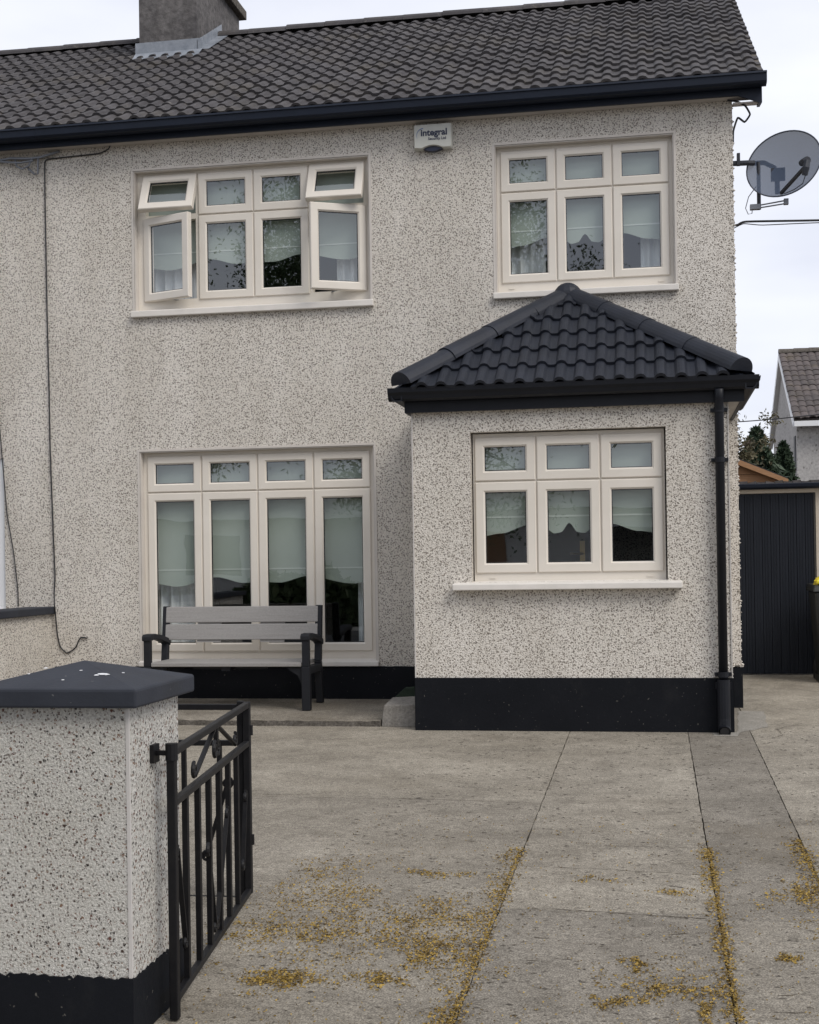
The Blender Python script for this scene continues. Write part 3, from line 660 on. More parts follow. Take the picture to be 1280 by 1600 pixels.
# ------------------------------------------------------------------ low wall on the party line
bw = thing('garden_wall', (-1, -2, 0), 'low pebbledash party wall with a black coping between the two front gardens', 'wall')
q = MB(); q.box(-1.03, -.845, -5.2, -.004, -.12, .80); q.build('wall', M['dash'], bw); q = MB(); q.box(-1.07, -.805, -5.24, -.004, .80, .862); q.build('coping', M['black_cap'], bw, bevel=.008)

# ------------------------------------------------------------------ gate pillar
gp = thing('gate_pillar', (2.49, -6.86, gz(-6.86)), 'square white pebbledash gate pillar with black pyramid cap and black painted foot', 'pillar')
gx0, gx1, gy0, gy1, gb = 2.272, 2.709, -7.06, -6.655, -.20
q = MB(); q.box(gx0, gx1, gy0, gy1, gb, .804)
q.build('shaft', M['dash_pillar'], gp)
q = MB()
q.box(gx1 - .007, gx1 + .0025, gy0 - .0025, gy0 + .007, .036, .803)
q.build('corner_bead', M['bead'], gp)
q = MB()
def jag_loop(mb, pts, z0, z1, jit, step):
    for i in range(len(pts)):
        a = Vector((*pts[i], 0)); b_ = Vector((*pts[(i + 1) % len(pts)], 0)); d_ = b_ - a; n_ = int(d_.length / step); nrm = Vector((d_.y, -d_.x, 0)).normalized()
        prev = None
        for k in range(n_ + 1):
            p = a + d_ * (k / n_); z = z1 + (random.uniform(-jit, jit) if 0 < k < n_ else 0)
            if prev:
                (pp_, pz) = prev
                mb.face([(pp_.x, pp_.y, z0), (p.x, p.y, z0), (p.x, p.y, z), (pp_.x, pp_.y, pz)])
                i0 = pp_ - nrm * .008; i1 = p - nrm * .008
                mb.face([(pp_.x, pp_.y, pz), (p.x, p.y, z), (i1.x, i1.y, z), (i0.x, i0.y, pz)])
            prev = (p, z)
e_ = .007
jag_loop(q, [(gx0 - e_, gy0 - e_), (gx1 + e_, gy0 - e_), (gx1 + e_, gy1 + e_), (gx0 - e_, gy1 + e_)], -.21, .034, .006, .012)
q.build('foot', M['black'], gp)
q = MB(); o_ = .042; cx_, cy_ = (gx0 + gx1) / 2, (gy0 + gy1) / 2
c0 = [(gx0 - o_, gy0 - o_), (gx1 + o_, gy0 - o_), (gx1 + o_, gy1 + o_), (gx0 - o_, gy1 + o_)]
b0 = len(q.v); q.v += [(x_, y_, .8045) for x_, y_ in c0] + [(x_, y_, .858) for x_, y_ in c0] + [(cx_, cy_, .922)]
q.f += [(3, 2, 1, 0)] + [(i, (i + 1) % 4, 4 + (i + 1) % 4, 4 + i) for i in range(4)] + [(4 + i, 4 + (i + 1) % 4, 8) for i in range(4)]; q.t += [.5] * 9
cap = q.build('cap', M['black_cap'], gp, bevel=.007)
q = MB()
for x_, y_, s_ in ((2.60, -6.98, .016), (2.615, -6.985, .009), (2.585, -6.99, .008), (2.40, -6.93, .008), (2.52, -6.95, .006), (2.66, -6.97, .006), (2.50, -7.03, .005), (2.37, -6.98, .006)):
    zz = .858 + .064 * min((y_ - (gy0 - o_)) / (cy_ - gy0 + o_), 1)
    slope = .064 / (cy_ - gy0 + o_); n_ = 7; pts = []
    for k in range(n_):
        an = 2 * math.pi * k / n_; rx, ry = s_ * random.uniform(.5, 1.3), s_ * random.uniform(.25, .7); dy = ry * math.sin(an); pts.append((x_ + rx * math.cos(an), y_ + dy, zz + slope * dy + .0012))
    q.prism(pts, (0, 0, .001))
q.build('droppings', M['white'], cap)

# ------------------------------------------------------------------ folding gate: two leaves
def gate_leaf(name, A, B, ztop, zmid, zbot, label, bars, post_far=True, extra=False):
    A = Vector((*A, 0)); B = Vector((*B, 0)); d_ = B - A; Ln = d_.length
    P = lambda t, z: (A.x + d_.x * t, A.y + d_.y * t, z)
    root = thing(name, (A.x, A.y, gz(A.y)), label, 'gate', 'leaves of the black iron gate')
    for t, zl in ((0, gz(A.y) + .006 if not extra else zbot - .02), (1, zbot - .012)):
        q = MB(); q.bar(P(t, zl), P(t, ztop + (.012 if t == 0 else .0)), .026, .026); q.build('post', M['metal_black'], root, bevel=.003)
    for z, h in ((ztop - .012, .023), (zmid, .022), (zbot, .022)):
        q = MB(); q.bar(P(.012, z), P(.988, z), .022, h); q.build('rail', M['metal_black'], root, bevel=.003)
    for t in bars:
        q = MB(); q.bar(P(t, zbot + .01), P(t, zmid - .01), .0175, .0175); q.build('bar', M['metal_black'], root)
    def scroll(mb, t, z, r, sgn, turns=1.35, w=.012):
        pts = []
        for k in range(22):
            an = k / 21 * turns * 2 * math.pi; rr = r * (1 - .62 * k / 21); pts.append(P(t + sgn * rr * math.sin(an) / Ln, z + rr * math.cos(an) - r))
        mb.tube(pts, .0065, 6)
    def part(fn): q = MB(); fn(q); q.build('scrollwork', M['metal_black'], root)
    part(lambda q: (q.bar(P(.50, ztop - .02), P(.24, zmid + .03), .016, .007), scroll(q, .24, zmid + .075, .026, -1)))
    part(lambda q: (q.bar(P(.54, ztop - .02), P(.80, zmid + .03), .016, .007), scroll(q, .80, zmid + .075, .026, 1)))
    part(lambda q: (q.bar(P(.52, ztop - .02), P(.52, zmid + .075), .015, .015), scroll(q, .535, zmid + .095, .030, 1), scroll(q, .505, zmid + .095, .030, -1)))
    for (t0, z0, t1, z1, sg) in ((.045, .34, .115, .06, -1), (.40, .25, .47, -.02, -1), (.66, .31, .50, -.02, 1), (.955, .30, .90, .06, 1)):
        part(lambda q: (q.bar(P(t0, z0), P(t1, z1), .016, .006), scroll(q, t0, z0 + .022, .022, sg), scroll(q, t1, z1 + .01, .020, -sg)))
    return root, P
ga, P = gate_leaf('driveway_gate', (2.772, -6.885), (2.600, -5.585), .662, .500, -.078, 'black wrought iron gate leaf hinged to the pebbledash pillar and standing open', [.135, .275, .41, .545, .68, .81])
for z_ in (.648,):
    q = MB(); q.bar((2.709, -6.875, z_), (2.775, -6.885, z_ + .002), .014, .014); q.box(2.7095, 2.722, -6.900, -6.852, z_ - .028, z_ + .026); q.tube([(2.772, -6.885, z_ - .02), (2.772, -6.885, z_ + .03)], .019, 10)
    q.build('hinge', M['metal_black'], ga)
for z_ in (.12, .55): q = MB(); q.tube([(2.612, -5.578, z_ - .02), (2.612, -5.578, z_ + .02)], .010, 8); q.build('knuckle', M['metal_black'], ga)
gb_, P2 = gate_leaf('driveway_gate', (2.570, -5.570), (1.30, -5.600), .652, .498, -.118, 'black wrought iron gate leaf folded back behind the pillar', [.07, .185, .30, .415, .53, .645, .76, .88], extra=True)

# ------------------------------------------------------------------ bench
bn = thing('garden_bench', (.9, -.45, plat(-.45)), 'grey slatted garden bench with charcoal arms in front of the tall window', 'bench')
def bench_end(x0, x1):
    q = MB(); yf, yb = -.66, -.215
    q.box(x0, x1, yf - .005, yf + .052, plat(yf) + .001, .40)                                 # front leg
    q.box(x0 + .004, x1 - .004, yf + .0, yf + .045, .40, .612)                                # arm upright
    q.build('leg', M['charcoal'], bn, bevel=.006); q = MB()
    # rear leg runs up into the back post and leans
    q.hexa([(x0 + .006, yb - .03, plat(yb) + .001), (x1 - .006, yb - .03, plat(yb) + .001), (x1 - .006, yb + .03, plat(yb) + .001), (x0 + .006, yb + .03, plat(yb) + .001),
            (x0 + .006, yb - .075, .42), (x1 - .006, yb - .075, .42), (x1 - .006, yb - .02, .42), (x0 + .006, yb - .02, .42)])
    q.hexa([(x0 + .006, yb - .074, .4205), (x1 - .006, yb - .074, .4205), (x1 - .006, yb - .02, .4205), (x0 + .006, yb - .02, .4205),
            (x0 + .006, yb - .01, .862), (x1 - .006, yb - .01, .862), (x1 - .006, yb + .03, .862), (x0 + .006, yb + .03, .862)])
    q.build('back_post', M['charcoal'], bn, bevel=.006)
for s_, (x0, x1) in ((-1, (.226, .292)), (1, (1.508, 1.574))):
    bench_end(x0, x1); yf, yb = -.66, -.215
    a = MB(); pr = [(yf - .012, .605), (yf - .012, .640), (yf + .01, .656), (yf + .10, .658), (yf + .25, .640), (yf + .40, .608), (yb - .0, .585), (yb - .01, .545), (yf + .38, .570), (yf + .24, .600), (yf + .10, .618), (yf + .045, .607)]
    a.prism([(x0 - .004, y_, z_) for y_, z_ in pr], (x1 - x0 + .008, 0, 0)); a.build('arm', M['charcoal'], bn, bevel=.006)
    b_ = MB(); b_.box(x0 + .003, x1 - .003, yf + .054, yb - .082, .345, .40); b_.build('side_rail', M['charcoal'], bn)
    gsx = x0 if s_ > 0 else x1
    g_ = MB(); pts = [(gsx, yf + .02, .395), (gsx - s_ * .12, yf + .02, .395), (gsx - s_ * .10, yf + .02, .375), (gsx - s_ * .035, yf + .02, .335), (gsx - s_ * .008, yf + .02, .27), (gsx, yf + .02, .25)]
    g_.prism(pts, (0, .03, 0)); g_.build('gusset', M['charcoal'], bn)
for k in range(3):
    q = MB(); y0 = -.667 + .146 * k; q.box(.294, 1.506, y0, y0 + .138, .403, .436); q.build('seat_board', M['grey_board'], bn, bevel=.006)
for z0, z1 in ((.590, .716), (.729, .857)):
    ya = lambda z: -.280 + .065 * (z - .42) / .44
    q = MB(); q.hexa([(.262, ya(z0) - .012, z0), (1.538, ya(z0) - .012, z0), (1.538, ya(z0) + .012, z0), (.262, ya(z0) + .012, z0), (.262, ya(z1) - .012, z1), (1.538, ya(z1) - .012, z1), (1.538, ya(z1) + .012, z1), (.262, ya(z1) + .012, z1)])
    q.build('back_board', M['grey_board'], bn, bevel=.006)
for xc in (.63, 1.16):
    q = MB(); q.hexa([(xc - .1, -.268, .57), (xc + .1, -.268, .57), (xc + .1, -.25, .57), (xc - .1, -.25, .57), (xc - .1, -.222, .84), (xc + .1, -.222, .84), (xc + .1, -.204, .84), (xc - .1, -.204, .84)]); 
    q.v = [(x_, y_ + .012, z_) for x_, y_, z_ in q.v]; q.build('back_brace', M['grey_board'], bn)
q = MB(); q.box(.60, 1.20, -.55, -.52, .375, .402); q.box(.86, .93, -.64, -.28, .37, .4025); q.build('seat_brace', M['charcoal'], bn)

# ------------------------------------------------------------------ stone block and mossy wedge beside the porch
q = MB(); q.hexa([(2.220, -1.105, .0), (2.475, -1.108, .0), (2.49, -.80, .02), (2.228, -.80, .02), (2.236, -1.098, .157), (2.482, -1.102, .167), (2.49, -.84, .203), (2.252, -.83, .190)])
tag(q.build('stone_block', varied('block_concrete', (.20, .185, .165), (.28, .265, .24), 9, .95, .2, 45, .7, .01, fine=(60, .2)), bevel=.008, org=(2.35, -1, 0)), 'rough pale concrete block lying against the porch plinth', 'block')
q = MB(); q.prism([(2.10, -.02, .090), (2.49, -.02, .09), (2.49, -.02, .199), (2.30, -.02, .196), (2.21, -.02, .188)], (0, -.10, 0))
tag(q.build('moss_wedge', M['green'], bevel=.006, org=(2.3, -.05, .09)), 'dark green mossy wedge behind the concrete block', 'wedge')

# ------------------------------------------------------------------ alarm box
al = thing('alarm_box', (2.5, 0, 4.6), 'white burglar alarm box with dark lettering and blue strobe under the eaves', 'alarm')
pts = [(2.345, 4.505), (2.405, 4.500)]
for k in range(9): f = k / 8; pts.append((2.405 + .18 * f, 4.500 + .024 * math.sin(math.pi * f)))
pts += [(2.645, 4.500), (2.652, 4.51), (2.655, 4.69), (2.645, 4.697), (2.352, 4.697), (2.343, 4.69)]
q = MB()
ins = [(2.5 + (x_ - 2.5) * .95, 4.6 + (z_ - 4.6) * .94) for x_, z_ in pts]
n_ = len(pts); b0 = 0; q.v = [(x_, 0.004, z_) for x_, z_ in pts] + [(x_, -.055, z_) for x_, z_ in pts] + [(x_, -.075, z_) for x_, z_ in ins]
for i in range(n_):
    j = (i + 1) % n_; q.f.append((i, j, n_ + j, n_ + i)); q.f.append((n_ + i, n_ + j, 2 * n_ + j, 2 * n_ + i))
q.f.append(tuple(2 * n_ + i for i in range(n_))); q.t = [.5] * len(q.f)
q.build('cover', M['alarm'], al)
q = MB(); q.prism([(2.41 + .17 * k / 8, 0.0, 4.508 - .026 * math.sin(math.pi * k / 8) * .9) for k in range(9)] + [(2.58, 0, 4.525), (2.41, 0, 4.525)], (0, -.05, 0)); q.build('strobe', M['strobe'], al)
def text(body, name, x, z, size, y, mat, parent, offset=0., shear=0.):
    cu = bpy.data.curves.new(name, 'FONT'); cu.body = body; cu.size = size; cu.offset = offset; cu.shear = shear; cu.extrude = .0008; cu.resolution_u = 3
    tmp = bpy.data.objects.new(name, cu); COL.objects.link(tmp); bpy.context.view_layer.update()
    me = bpy.data.meshes.new_from_object(tmp.evaluated_get(bpy.context.evaluated_depsgraph_get())); bpy.data.objects.remove(tmp)
    org = ORG[parent.name]; m_ = Matrix.Translation(Vector((x, y, z)) - org) @ Matrix.Rotation(R(90), 4, 'X'); me.transform(m_)
    o = bpy.data.objects.new(name, me); COL.objects.link(o); me.materials.clear(); me.materials.append(mat); o.parent = parent; ORG[o.name] = org; return o
text('integral', 'lettering', 2.402, 4.602, .072, -.0765, M['ink'], al, .0022)
text('Security Ltd', 'lettering', 2.462, 4.566, .030, -.0765, M['ink'], al, .0006)
q = MB()
for k in range(10):
    a0, a1 = R(95 + 110 * k / 10), R(95 + 110 * (k + 1) / 10); th0, th1 = .010 * (1 - k / 12), .010 * (1 - (k + 1) / 12)
    P_ = lambda an, r_: (2.428 + .060 * math.cos(an) * r_, -.0762, 4.608 + .058 * math.sin(an) * r_)
    q.face([P_(a0, 1), P_(a1, 1), P_(a1, 1 - th1 * 14), P_(a0, 1 - th0 * 14)])
q.build('emblem', M['inkblue'], al)

# ------------------------------------------------------------------ cables
def cable(name, pts, r, label, mat='wire'):
    V_ = [Vector(p) for p in pts]; sm_ = []
    for i in range(len(V_) - 1):
        p0, p1, p2, p3 = V_[max(i - 1, 0)], V_[i], V_[i + 1], V_[min(i + 2, len(V_) - 1)]; c_ = .5 * min(1, (p2 - p1).length / max((p2 - p0).length, 1e-6) * 2)
        for k in range(5):
            t = k / 5; m1 = (p2 - p0) * .5 * c_; m2 = (p3 - p1) * .5 * c_
            sm_.append(p1 * (2 * t ** 3 - 3 * t ** 2 + 1) + m1 * (t ** 3 - 2 * t ** 2 + t) + p2 * (-2 * t ** 3 + 3 * t ** 2) + m2 * (t ** 3 - t ** 2))
    sm_.append(V_[-1]); q = MB(); q.tube(sm_, r, 6); return tag(q.build(name, M[mat], smooth=True, org=pts[0]), label, 'cable')
yc = -.012
cable('cable', [(-.25, -.02, 4.735), (-.27, -.02, 4.70), (-.36, yc, 4.672), (-.6, yc, 4.664), (-.82, yc, 4.655), (-.846, yc, 4.62), (-.845, yc, 3.9), (-.842, yc, 3.29), (-.834, yc, 2.7), (-.832, yc, 2.2), (-.815, yc, 1.5), (-.804, yc, 1.12), (-.812, yc, 1.0), (-.79, -.06, .88), (-.797, -.03, .80), (-.79, yc, .62), (-.765, yc, .52), (-.711, yc, .47), (-.66, yc, .49), (-.62, yc, .525), (-.60, yc, .575), (-.577, yc, .6), (-.52, yc, .594)], .006, 'long black cable running down the wall from the eaves to a loose curled end')
cable('cable', [(-1.35, yc, 4.70), (-1.33, yc, 3.4), (-1.31, yc, 2.6), (-1.293, yc, 2.44), (-1.234, yc, 1.673), (-1.18, yc, 1.344), (-1.144, yc, 1.016), (-1.141, yc, .866)], .005, 'thin black cable slanting down the wall beside the white window')
q = MB()
for (pts, r_) in (([(-1.3, -.03, 4.66), (-1.15, -.03, 4.68), (-.98, -.03, 4.665), (-.87, -.03, 4.67), (-.70, -.03, 4.71)], .012), ([(-1.10, -.04, 4.66), (-1.08, -.05, 4.60), (-1.03, -.05, 4.575), (-.97, -.05, 4.60), (-.95, -.04, 4.66)], .008), ([(-1.25, -.04, 4.655), (-1.05, -.05, 4.63), (-.93, -.05, 4.64)], .009),
                  ([(-.99, -.03, 4.59), (-.93, -.03, 4.53), (-.90, -.03, 4.53), (-.895, -.03, 4.66)], .009)):
    q.tube(pts, r_, 6)
tag(q.build('cable_bracket', M['tarnish'], org=(-1, 0, 4.65)), 'tangle of grey cables looped on a bracket under the left eaves', 'cable bracket')
cable('cable', [(4.80, -.03, 4.72), (4.87, -.05, 4.70), (4.93, -.06, 4.66), (4.97, .0, 4.61), (4.93, .02, 4.56), (4.88, .03, 4.60), (4.845, .03, 4.50), (4.842, .05, 4.40)], .008, 'black cable looping under the right end of the eaves')
cable('overhead_wire', [(4.80, .6, 3.905), (4.90, .6, 3.905), (4.97, .6, 3.928), (5.54, .6, 3.905), (7, .62, 3.87), (11, .7, 3.95), (18, .8, 4.4)], .009, 'thicker overhead wire leaving the gable wall below the dish')
cable('overhead_wire', [(4.80, .6, 3.865), (4.87, .6, 3.88), (4.95, .6, 3.912), (5.1, .6, 3.892), (5.54, .6, 3.885), (7, .62, 3.84), (11, .7, 3.92), (18, .8, 4.37)], .004, 'thin overhead wire just under the thicker one')
cable('overhead_wire', [(-1, 21, 4.25), (6.02, 20, 4.17), (6.92, 20, 4.21), (16, 19, 4.8)], .012, 'faint overhead wire crossing the sky above the distant conifer')

# ------------------------------------------------------------------ satellite dish
dz = thing('satellite_dish', (4.84, .5, 4.39), 'grey perforated satellite dish on an arm fixed to the gable wall', 'satellite dish')
Cd = Vector((5.262, .49, 4.350)); nd = Vector((-.27, -.95, .12)).normalized(); tilt = R(-24)
e1 = Vector((0, 0, 1)).cross(nd).normalized() * -1; e2 = nd.cross(e1).normalized() * -1
if e2.z < 0: e2 = -e2
f1 = e1 * math.cos(tilt) + e2 * math.sin(tilt); f2 = -e1 * math.sin(tilt) + e2 * math.cos(tilt)
q = MB(); rings = 8; seg = 40
for layer, off in ((0, 0), (1, -.004)):
    b0 = len(q.v)
    for i in range(rings + 1):
        for k in range(seg):
            rr = i / rings; an = 2 * math.pi * k / seg
            q.v.append(tuple(Cd + f1 * .300 * rr * math.cos(an) + f2 * .262 * rr * math.sin(an) - nd * (.055 * (1 - rr * rr)) + nd * off))
    for i in range(rings):
        for k in range(seg):
            k2 = (k + 1) % seg; f_ = (b0 + i * seg + k, b0 + i * seg + k2, b0 + (i + 1) * seg + k2, b0 + (i + 1) * seg + k); q.f.append(f_ if layer == 0 else f_[::-1]); q.t.append(.5)
    if layer == 0: break
q.build('reflector', M['dish'], dz, smooth=True)
q = MB(); q.tube([Cd + f1 * .300 * math.cos(2 * math.pi * k / 48) + f2 * .262 * math.sin(2 * math.pi * k / 48) for k in range(49)], .006, 6); q.build('rim', newmat('dish_rim', (.05, .06, .085), .5)[0], dz, smooth=True)
dk = newmat('dish_bracket_paint', (.022, .026, .036), .5)[0]
q = MB(); q.tube([(4.83, .55, 4.395), (4.99, .55, 4.392), (5.04, .56, 4.39)], .022, 10); q.box(4.838, 4.85, .50, .60, 4.33, 4.46); q.box(4.90, 4.925, .52, .57, 4.375, 4.47); q.tube([(5.02, .60, 4.40), (5.12, .62, 4.405), (5.20, .62, 4.36), (5.22, .60, 4.26), (5.22, .60, 4.14)], .02, 8); q.box(5.17, 5.28, .56, .60, 4.24, 4.34); q.build('bracket', dk, dz)
q = MB(); q.tube([(5.072, .58, 4.40), (5.072, .58, 4.015)], .016, 8); q.build('mast', dk, dz)
q = MB(); q.tube([(5.015, .57, 4.04), (5.29, .53, 4.065)], .006, 6); q.tube([(5.015, .57, 4.02), (5.29, .53, 4.04)], .006, 6); q.box(5.262, 5.298, .51, .55, 4.03, 4.075); q.box(5.0, 5.08, .55, .60, 4.015, 4.055); q.tube([(5.05, .57, 4.20), (4.99, .57, 4.12), (4.965, .57, 4.03), (4.985, .57, 3.98), (5.015, .57, 3.985), (5.02, .57, 4.04)], .004, 5); q.build('aerial', M['tarnish'], dz)
q = MB(); q.bar((5.235, .46, 4.105), (5.385, .16, 4.215), .022, .022); q.build('feed_arm', dk, dz)
q = MB(); q.tube([(5.385, .14, 4.15), (5.395, .13, 4.205), (5.405, .14, 4.26)], [.022, .028, .026], 10); q.tube([(5.405, .14, 4.265), (5.375, .24, 4.275)], [.032, .026], 10); q.tube([(5.39, .14, 4.15), (5.37, .15, 4.09), (5.31, .2, 4.06), (5.26, .35, 4.075), (5.245, .44, 4.10)], .004, 5); q.build('receiver', dk, dz)

# ------------------------------------------------------------------ lean-to shed with black door at the side passage
sh = thing('lean_to_shed', (6, 2.25, gz(2.25)), 'low flat roofed outhouse with cream surround and a black boarded door in the side passage', 'shed')
q = MB(); q.box(4.93, 7.6, 2.25, 2.45, 1.782, 1.84); q.box(5.668, 7.6, 2.25, 2.45, .02, 1.782); q.box(7.4, 7.6, 2.45, 6, .02, 1.84); q.build('wall', M['stucco_cream'], sh)
q = MB(); q.box(4.95, 5.650, 2.285, 2.31, gz(2.25) + .012, 1.776); nb_ = 9; x0 = 4.95; wdt = (5.650 - x0) / nb_
for k in range(nb_):
    q.box(x0 + wdt * k + .0025, x0 + wdt * (k + 1) - .0025, 2.262 + random.uniform(-.001, .002), 2.284, gz(2.25) + .012, 1.776)
    q.box(x0 + wdt * (k + .33), x0 + wdt * (k + .33) + .006, 2.2585, 2.27, gz(2.25) + .02, 1.77); q.box(x0 + wdt * (k + .66), x0 + wdt * (k + .66) + .006, 2.2585, 2.27, gz(2.25) + .02, 1.77)
q.build('door', varied('black_door_paint', (.007, .0095, .015), (.012, .015, .022), 4, .5, .25, sc=(9, 1, .6)), sh)
q = MB(); q.box(5.650, 5.667, 2.255, 2.34, gz(2.25), 1.78); q.build('door_frame', varied('door_frame_paint', (.035, .033, .03), (.05, .047, .043), 5), sh)
q = MB(); q.prism([(4.90, 2.249, 1.872), (4.90, 2.249, 1.83), (4.90, 2.20, 1.815), (4.90, 2.15, 1.83), (4.90, 2.14, 1.868)], (2.7, 0, 0)); q.build('gutter', M['pvc_black'], sh, bevel=.008)
q = MB()
for k in range(34): a = 4.9 + k * .08; q.hexa([(a, 2.2 + random.uniform(-.02, .01), 1.86), (a + .076, 2.2, 1.86), (a + .076, 5, 1.87), (a, 5, 1.87), (a, 2.21, 1.88 + random.uniform(0, .022)), (a + .076, 2.21, 1.88 + random.uniform(0, .022)), (a + .076, 5, 1.90), (a, 5, 1.90)])
q.build('roof', M['roof'], sh)

# wheelie bin and yellow bag
bi = thing('wheelie_bin', (5.80, 1.75, gz(1.75)), 'dark wheelie bin with a printed panel at the right edge beside the outhouse', 'bin')
bz = gz(1.75)
q = MB(); q.hexa([(5.615, 1.60, bz + .05), (5.97, 1.60, bz + .05), (5.97, 1.98, bz + .05), (5.615, 1.98, bz + .05), (5.565, 1.52, bz + .80), (6.02, 1.52, bz + .80), (6.02, 2.02, bz + .80), (5.565, 2.02, bz + .80)])
bb = q.build('body', M['bin'], bi, bevel=.02); q = MB(); q.box(5.60, 5.66, 1.66, 1.94, bz, bz + .06); q.build('foot', M['bin'], bi)
q = MB(); q.hexa([(5.545, 1.50, bz + .802), (6.04, 1.50, bz + .802), (6.04, 2.07, bz + .802), (5.545, 2.07, bz + .802), (5.56, 1.53, bz + .855), (6.02, 1.53, bz + .855), (6.02, 2.05, bz + .87), (5.56, 2.05, bz + .87)]); q.build('lid', M['bin'], bi, bevel=.012)
for x_ in (5.60, 5.94):
    q = MB(); q.tube([(x_, 2.0, bz + .09), (x_ + .045, 2.0, bz + .09)], .09, 16); q.build('wheel', M['seal'], bi)
q = MB(); q.hexa([(5.625, 1.563, bz + .38), (5.86, 1.563, bz + .38), (5.86, 1.566, bz + .38), (5.625, 1.566, bz + .38), (5.612, 1.526, bz + .70), (5.87, 1.526, bz + .70), (5.87, 1.53, bz + .70), (5.612, 1.53, bz + .70)]); pn = q.build('label_panel', M['white'], bi)
q = MB(); q.hexa([(5.63, 1.557, bz + .40), (5.72, 1.557, bz + .40), (5.72, 1.559, bz + .40), (5.63, 1.559, bz + .40), (5.62, 1.534, bz + .60), (5.72, 1.534, bz + .60), (5.72, 1.537, bz + .60), (5.62, 1.537, bz + .60)]); q.build('print', M['red'], pn)
q = MB(); n1, n2 = 10, 18
for i in range(n1 + 1):
    for k in range(n2):
        th = math.pi * i / n1 * .5; an = 2 * math.pi * k / n2; rr = math.cos(th) * (1 + .18 * math.sin(3 * an + i) + random.uniform(-.10, .10)); q.v.append((5.69 + .115 * rr * math.cos(an), 1.72 + .11 * rr * math.sin(an), bz + .862 + .085 * math.sin(th) * random.uniform(.75, 1.15)))
for i in range(n1):
    for k in range(n2): q.f.append((i * n2 + k, i * n2 + (k + 1) % n2, (i + 1) * n2 + (k + 1) % n2, (i + 1) * n2 + k)); q.t.append(.5)
tag(q.build('plastic_bag', M['yellow'], org=(5.69, 1.72, bz + .86)), 'crumpled bright yellow bag lying on the bin lid', 'bag')

# ------------------------------------------------------------------ timber shed behind
ts = thing('garden_shed', (5, 8, gz(6)), 'orange brown timber shed gable showing above the outhouse roof', 'shed')
q = MB()
zb_ = 1.2
for k in range(12):
    z0 = zb_ + k * .11; z1 = z0 + .11
    hw = lambda z: max(0, min(.98, .98 * (2.62 - z) / .42)) if z > 2.2 else .98
    if z0 > 2.58: break
    h0, h1 = hw(z0), hw(min(z1, 2.60)); q.hexa([(4.9 - h0, 7.985, z0), (4.9 + h0, 7.985, z0), (4.9 + h0, 8.05, z0), (4.9 - h0, 8.05, z0), (4.9 - h1, 8.0, z1 - .004), (4.9 + h1, 8.0, z1 - .004), (4.9 + h1, 8.05, z1 - .004), (4.9 - h1, 8.05, z1 - .004)])
q.box(3.92, 5.88, 8.05, 10.5, .1, 2.2); q.box(3.93, 5.87, 8.0, 8.05, .1, 1.2); q.build('wall', M['timber'], ts)
q = MB()
for s_ in (-1, 1): q.prism([(4.9, 7.90, 2.66), (4.9 + s_ * 1.06, 7.90, 2.20), (4.9 + s_ * 1.06, 7.90, 2.235), (4.9, 7.90, 2.70)], (0, 2.7, 0))
q.build('roof', M['seal'], ts)
q = MB()
for s_ in (-1, 1): q.prism([(4.9, 7.88, 2.60), (4.9 + s_ * 1.07, 7.88, 2.15), (4.9 + s_ * 1.07, 7.88, 2.215), (4.9, 7.88, 2.68)], (0, .02, 0))
q.build('bargeboard', M['timber'], ts)

# ------------------------------------------------------------------ far house at the right
fh = thing('house', (12, 30, 0), 'distant pebbledash house with brown tiled roof and white bargeboard behind the outhouse', 'house')
fx, fy0, fy1, fye, frz = 8.0, 26.5, 33.5, 4.95, 7.05
fyr = (fy0 + fy1) / 2
q = MB(); q.face([(fx, fy1, 0), (fx, fy0, 0), (fx, fy0, fye), (fx, fyr, frz - .1), (fx, fy1, fye)]); q.face([(fx, fy0, 0), (fx + 8, fy0, 0), (fx + 8, fy0, fye), (fx, fy0, fye)]); q.face([(fx + 8, fy0, 0), (fx + 8, fy1, 0), (fx + 8, fy1, fye), (fx + 8, fyr, frz - .1), (fx + 8, fy0, fye)]); q.face([(fx + 8, fy1, 0), (fx, fy1, 0), (fx, fy1, fye), (fx + 8, fy1, fye)])
q.build('wall', M['dash_far'], fh)
q = MB(); kf = (frz - fye) / (fyr - fy0); usf = Vector((0, 1, kf)).normalized(); unf = Vector((0, -kf, 1)).normalized(); lf = (fyr - fy0 + .3) * math.sqrt(1 + kf * kf)
tile_pattern(q, Vector((fx - .12, fy0 - .3, fye - .3 * kf + .06)), Vector((1, 0, 0)), usf, unf, 8.2, 13, .20, lf / 13, .035, jit=.012, sub=5, lap=.05)
q.cur = .5; q.face([(fx - .12, fy0 - .3, fye - .3 * kf), (fx + 8.1, fy0 - .3, fye - .3 * kf), (fx + 8.1, fyr, frz), (fx - .12, fyr, frz)]); q.face([(fx - .12, fyr, frz + .03), (fx + 8.1, fyr, frz + .03), (fx + 8.1, fy1 + .3, fye - .3 * kf), (fx - .12, fy1 + .3, fye - .3 * kf)])
fr_ = q.build('roof', M['roof_far'], fh, tint=True)
q = MB(); ridge_tiles(q, (fx - .12, fyr, frz + .05), (fx + 8, fyr, frz + .05), .13); q.build('ridge', M['kerb_concrete'], fr_)
q = MB()
for a, b_ in (((fy0 - .3, fye - .3 * kf), (fyr, frz)), ((fyr, frz), (fy1 + .3, fye - .3 * kf))): q.prism([(fx - .13, a[0], a[1] - .17), (fx - .13, b_[0], b_[1] - .17), (fx - .13, b_[0], b_[1] + .05), (fx - .13, a[0], a[1] + .05)], (.03, 0, 0)); q.prism([(fx - .10, a[0], a[1] - .17), (fx - .10, b_[0], b_[1] - .17), (fx - .10, b_[0], b_[1] - .14), (fx - .10, a[0], a[1] - .14)], (.1, 0, 0))
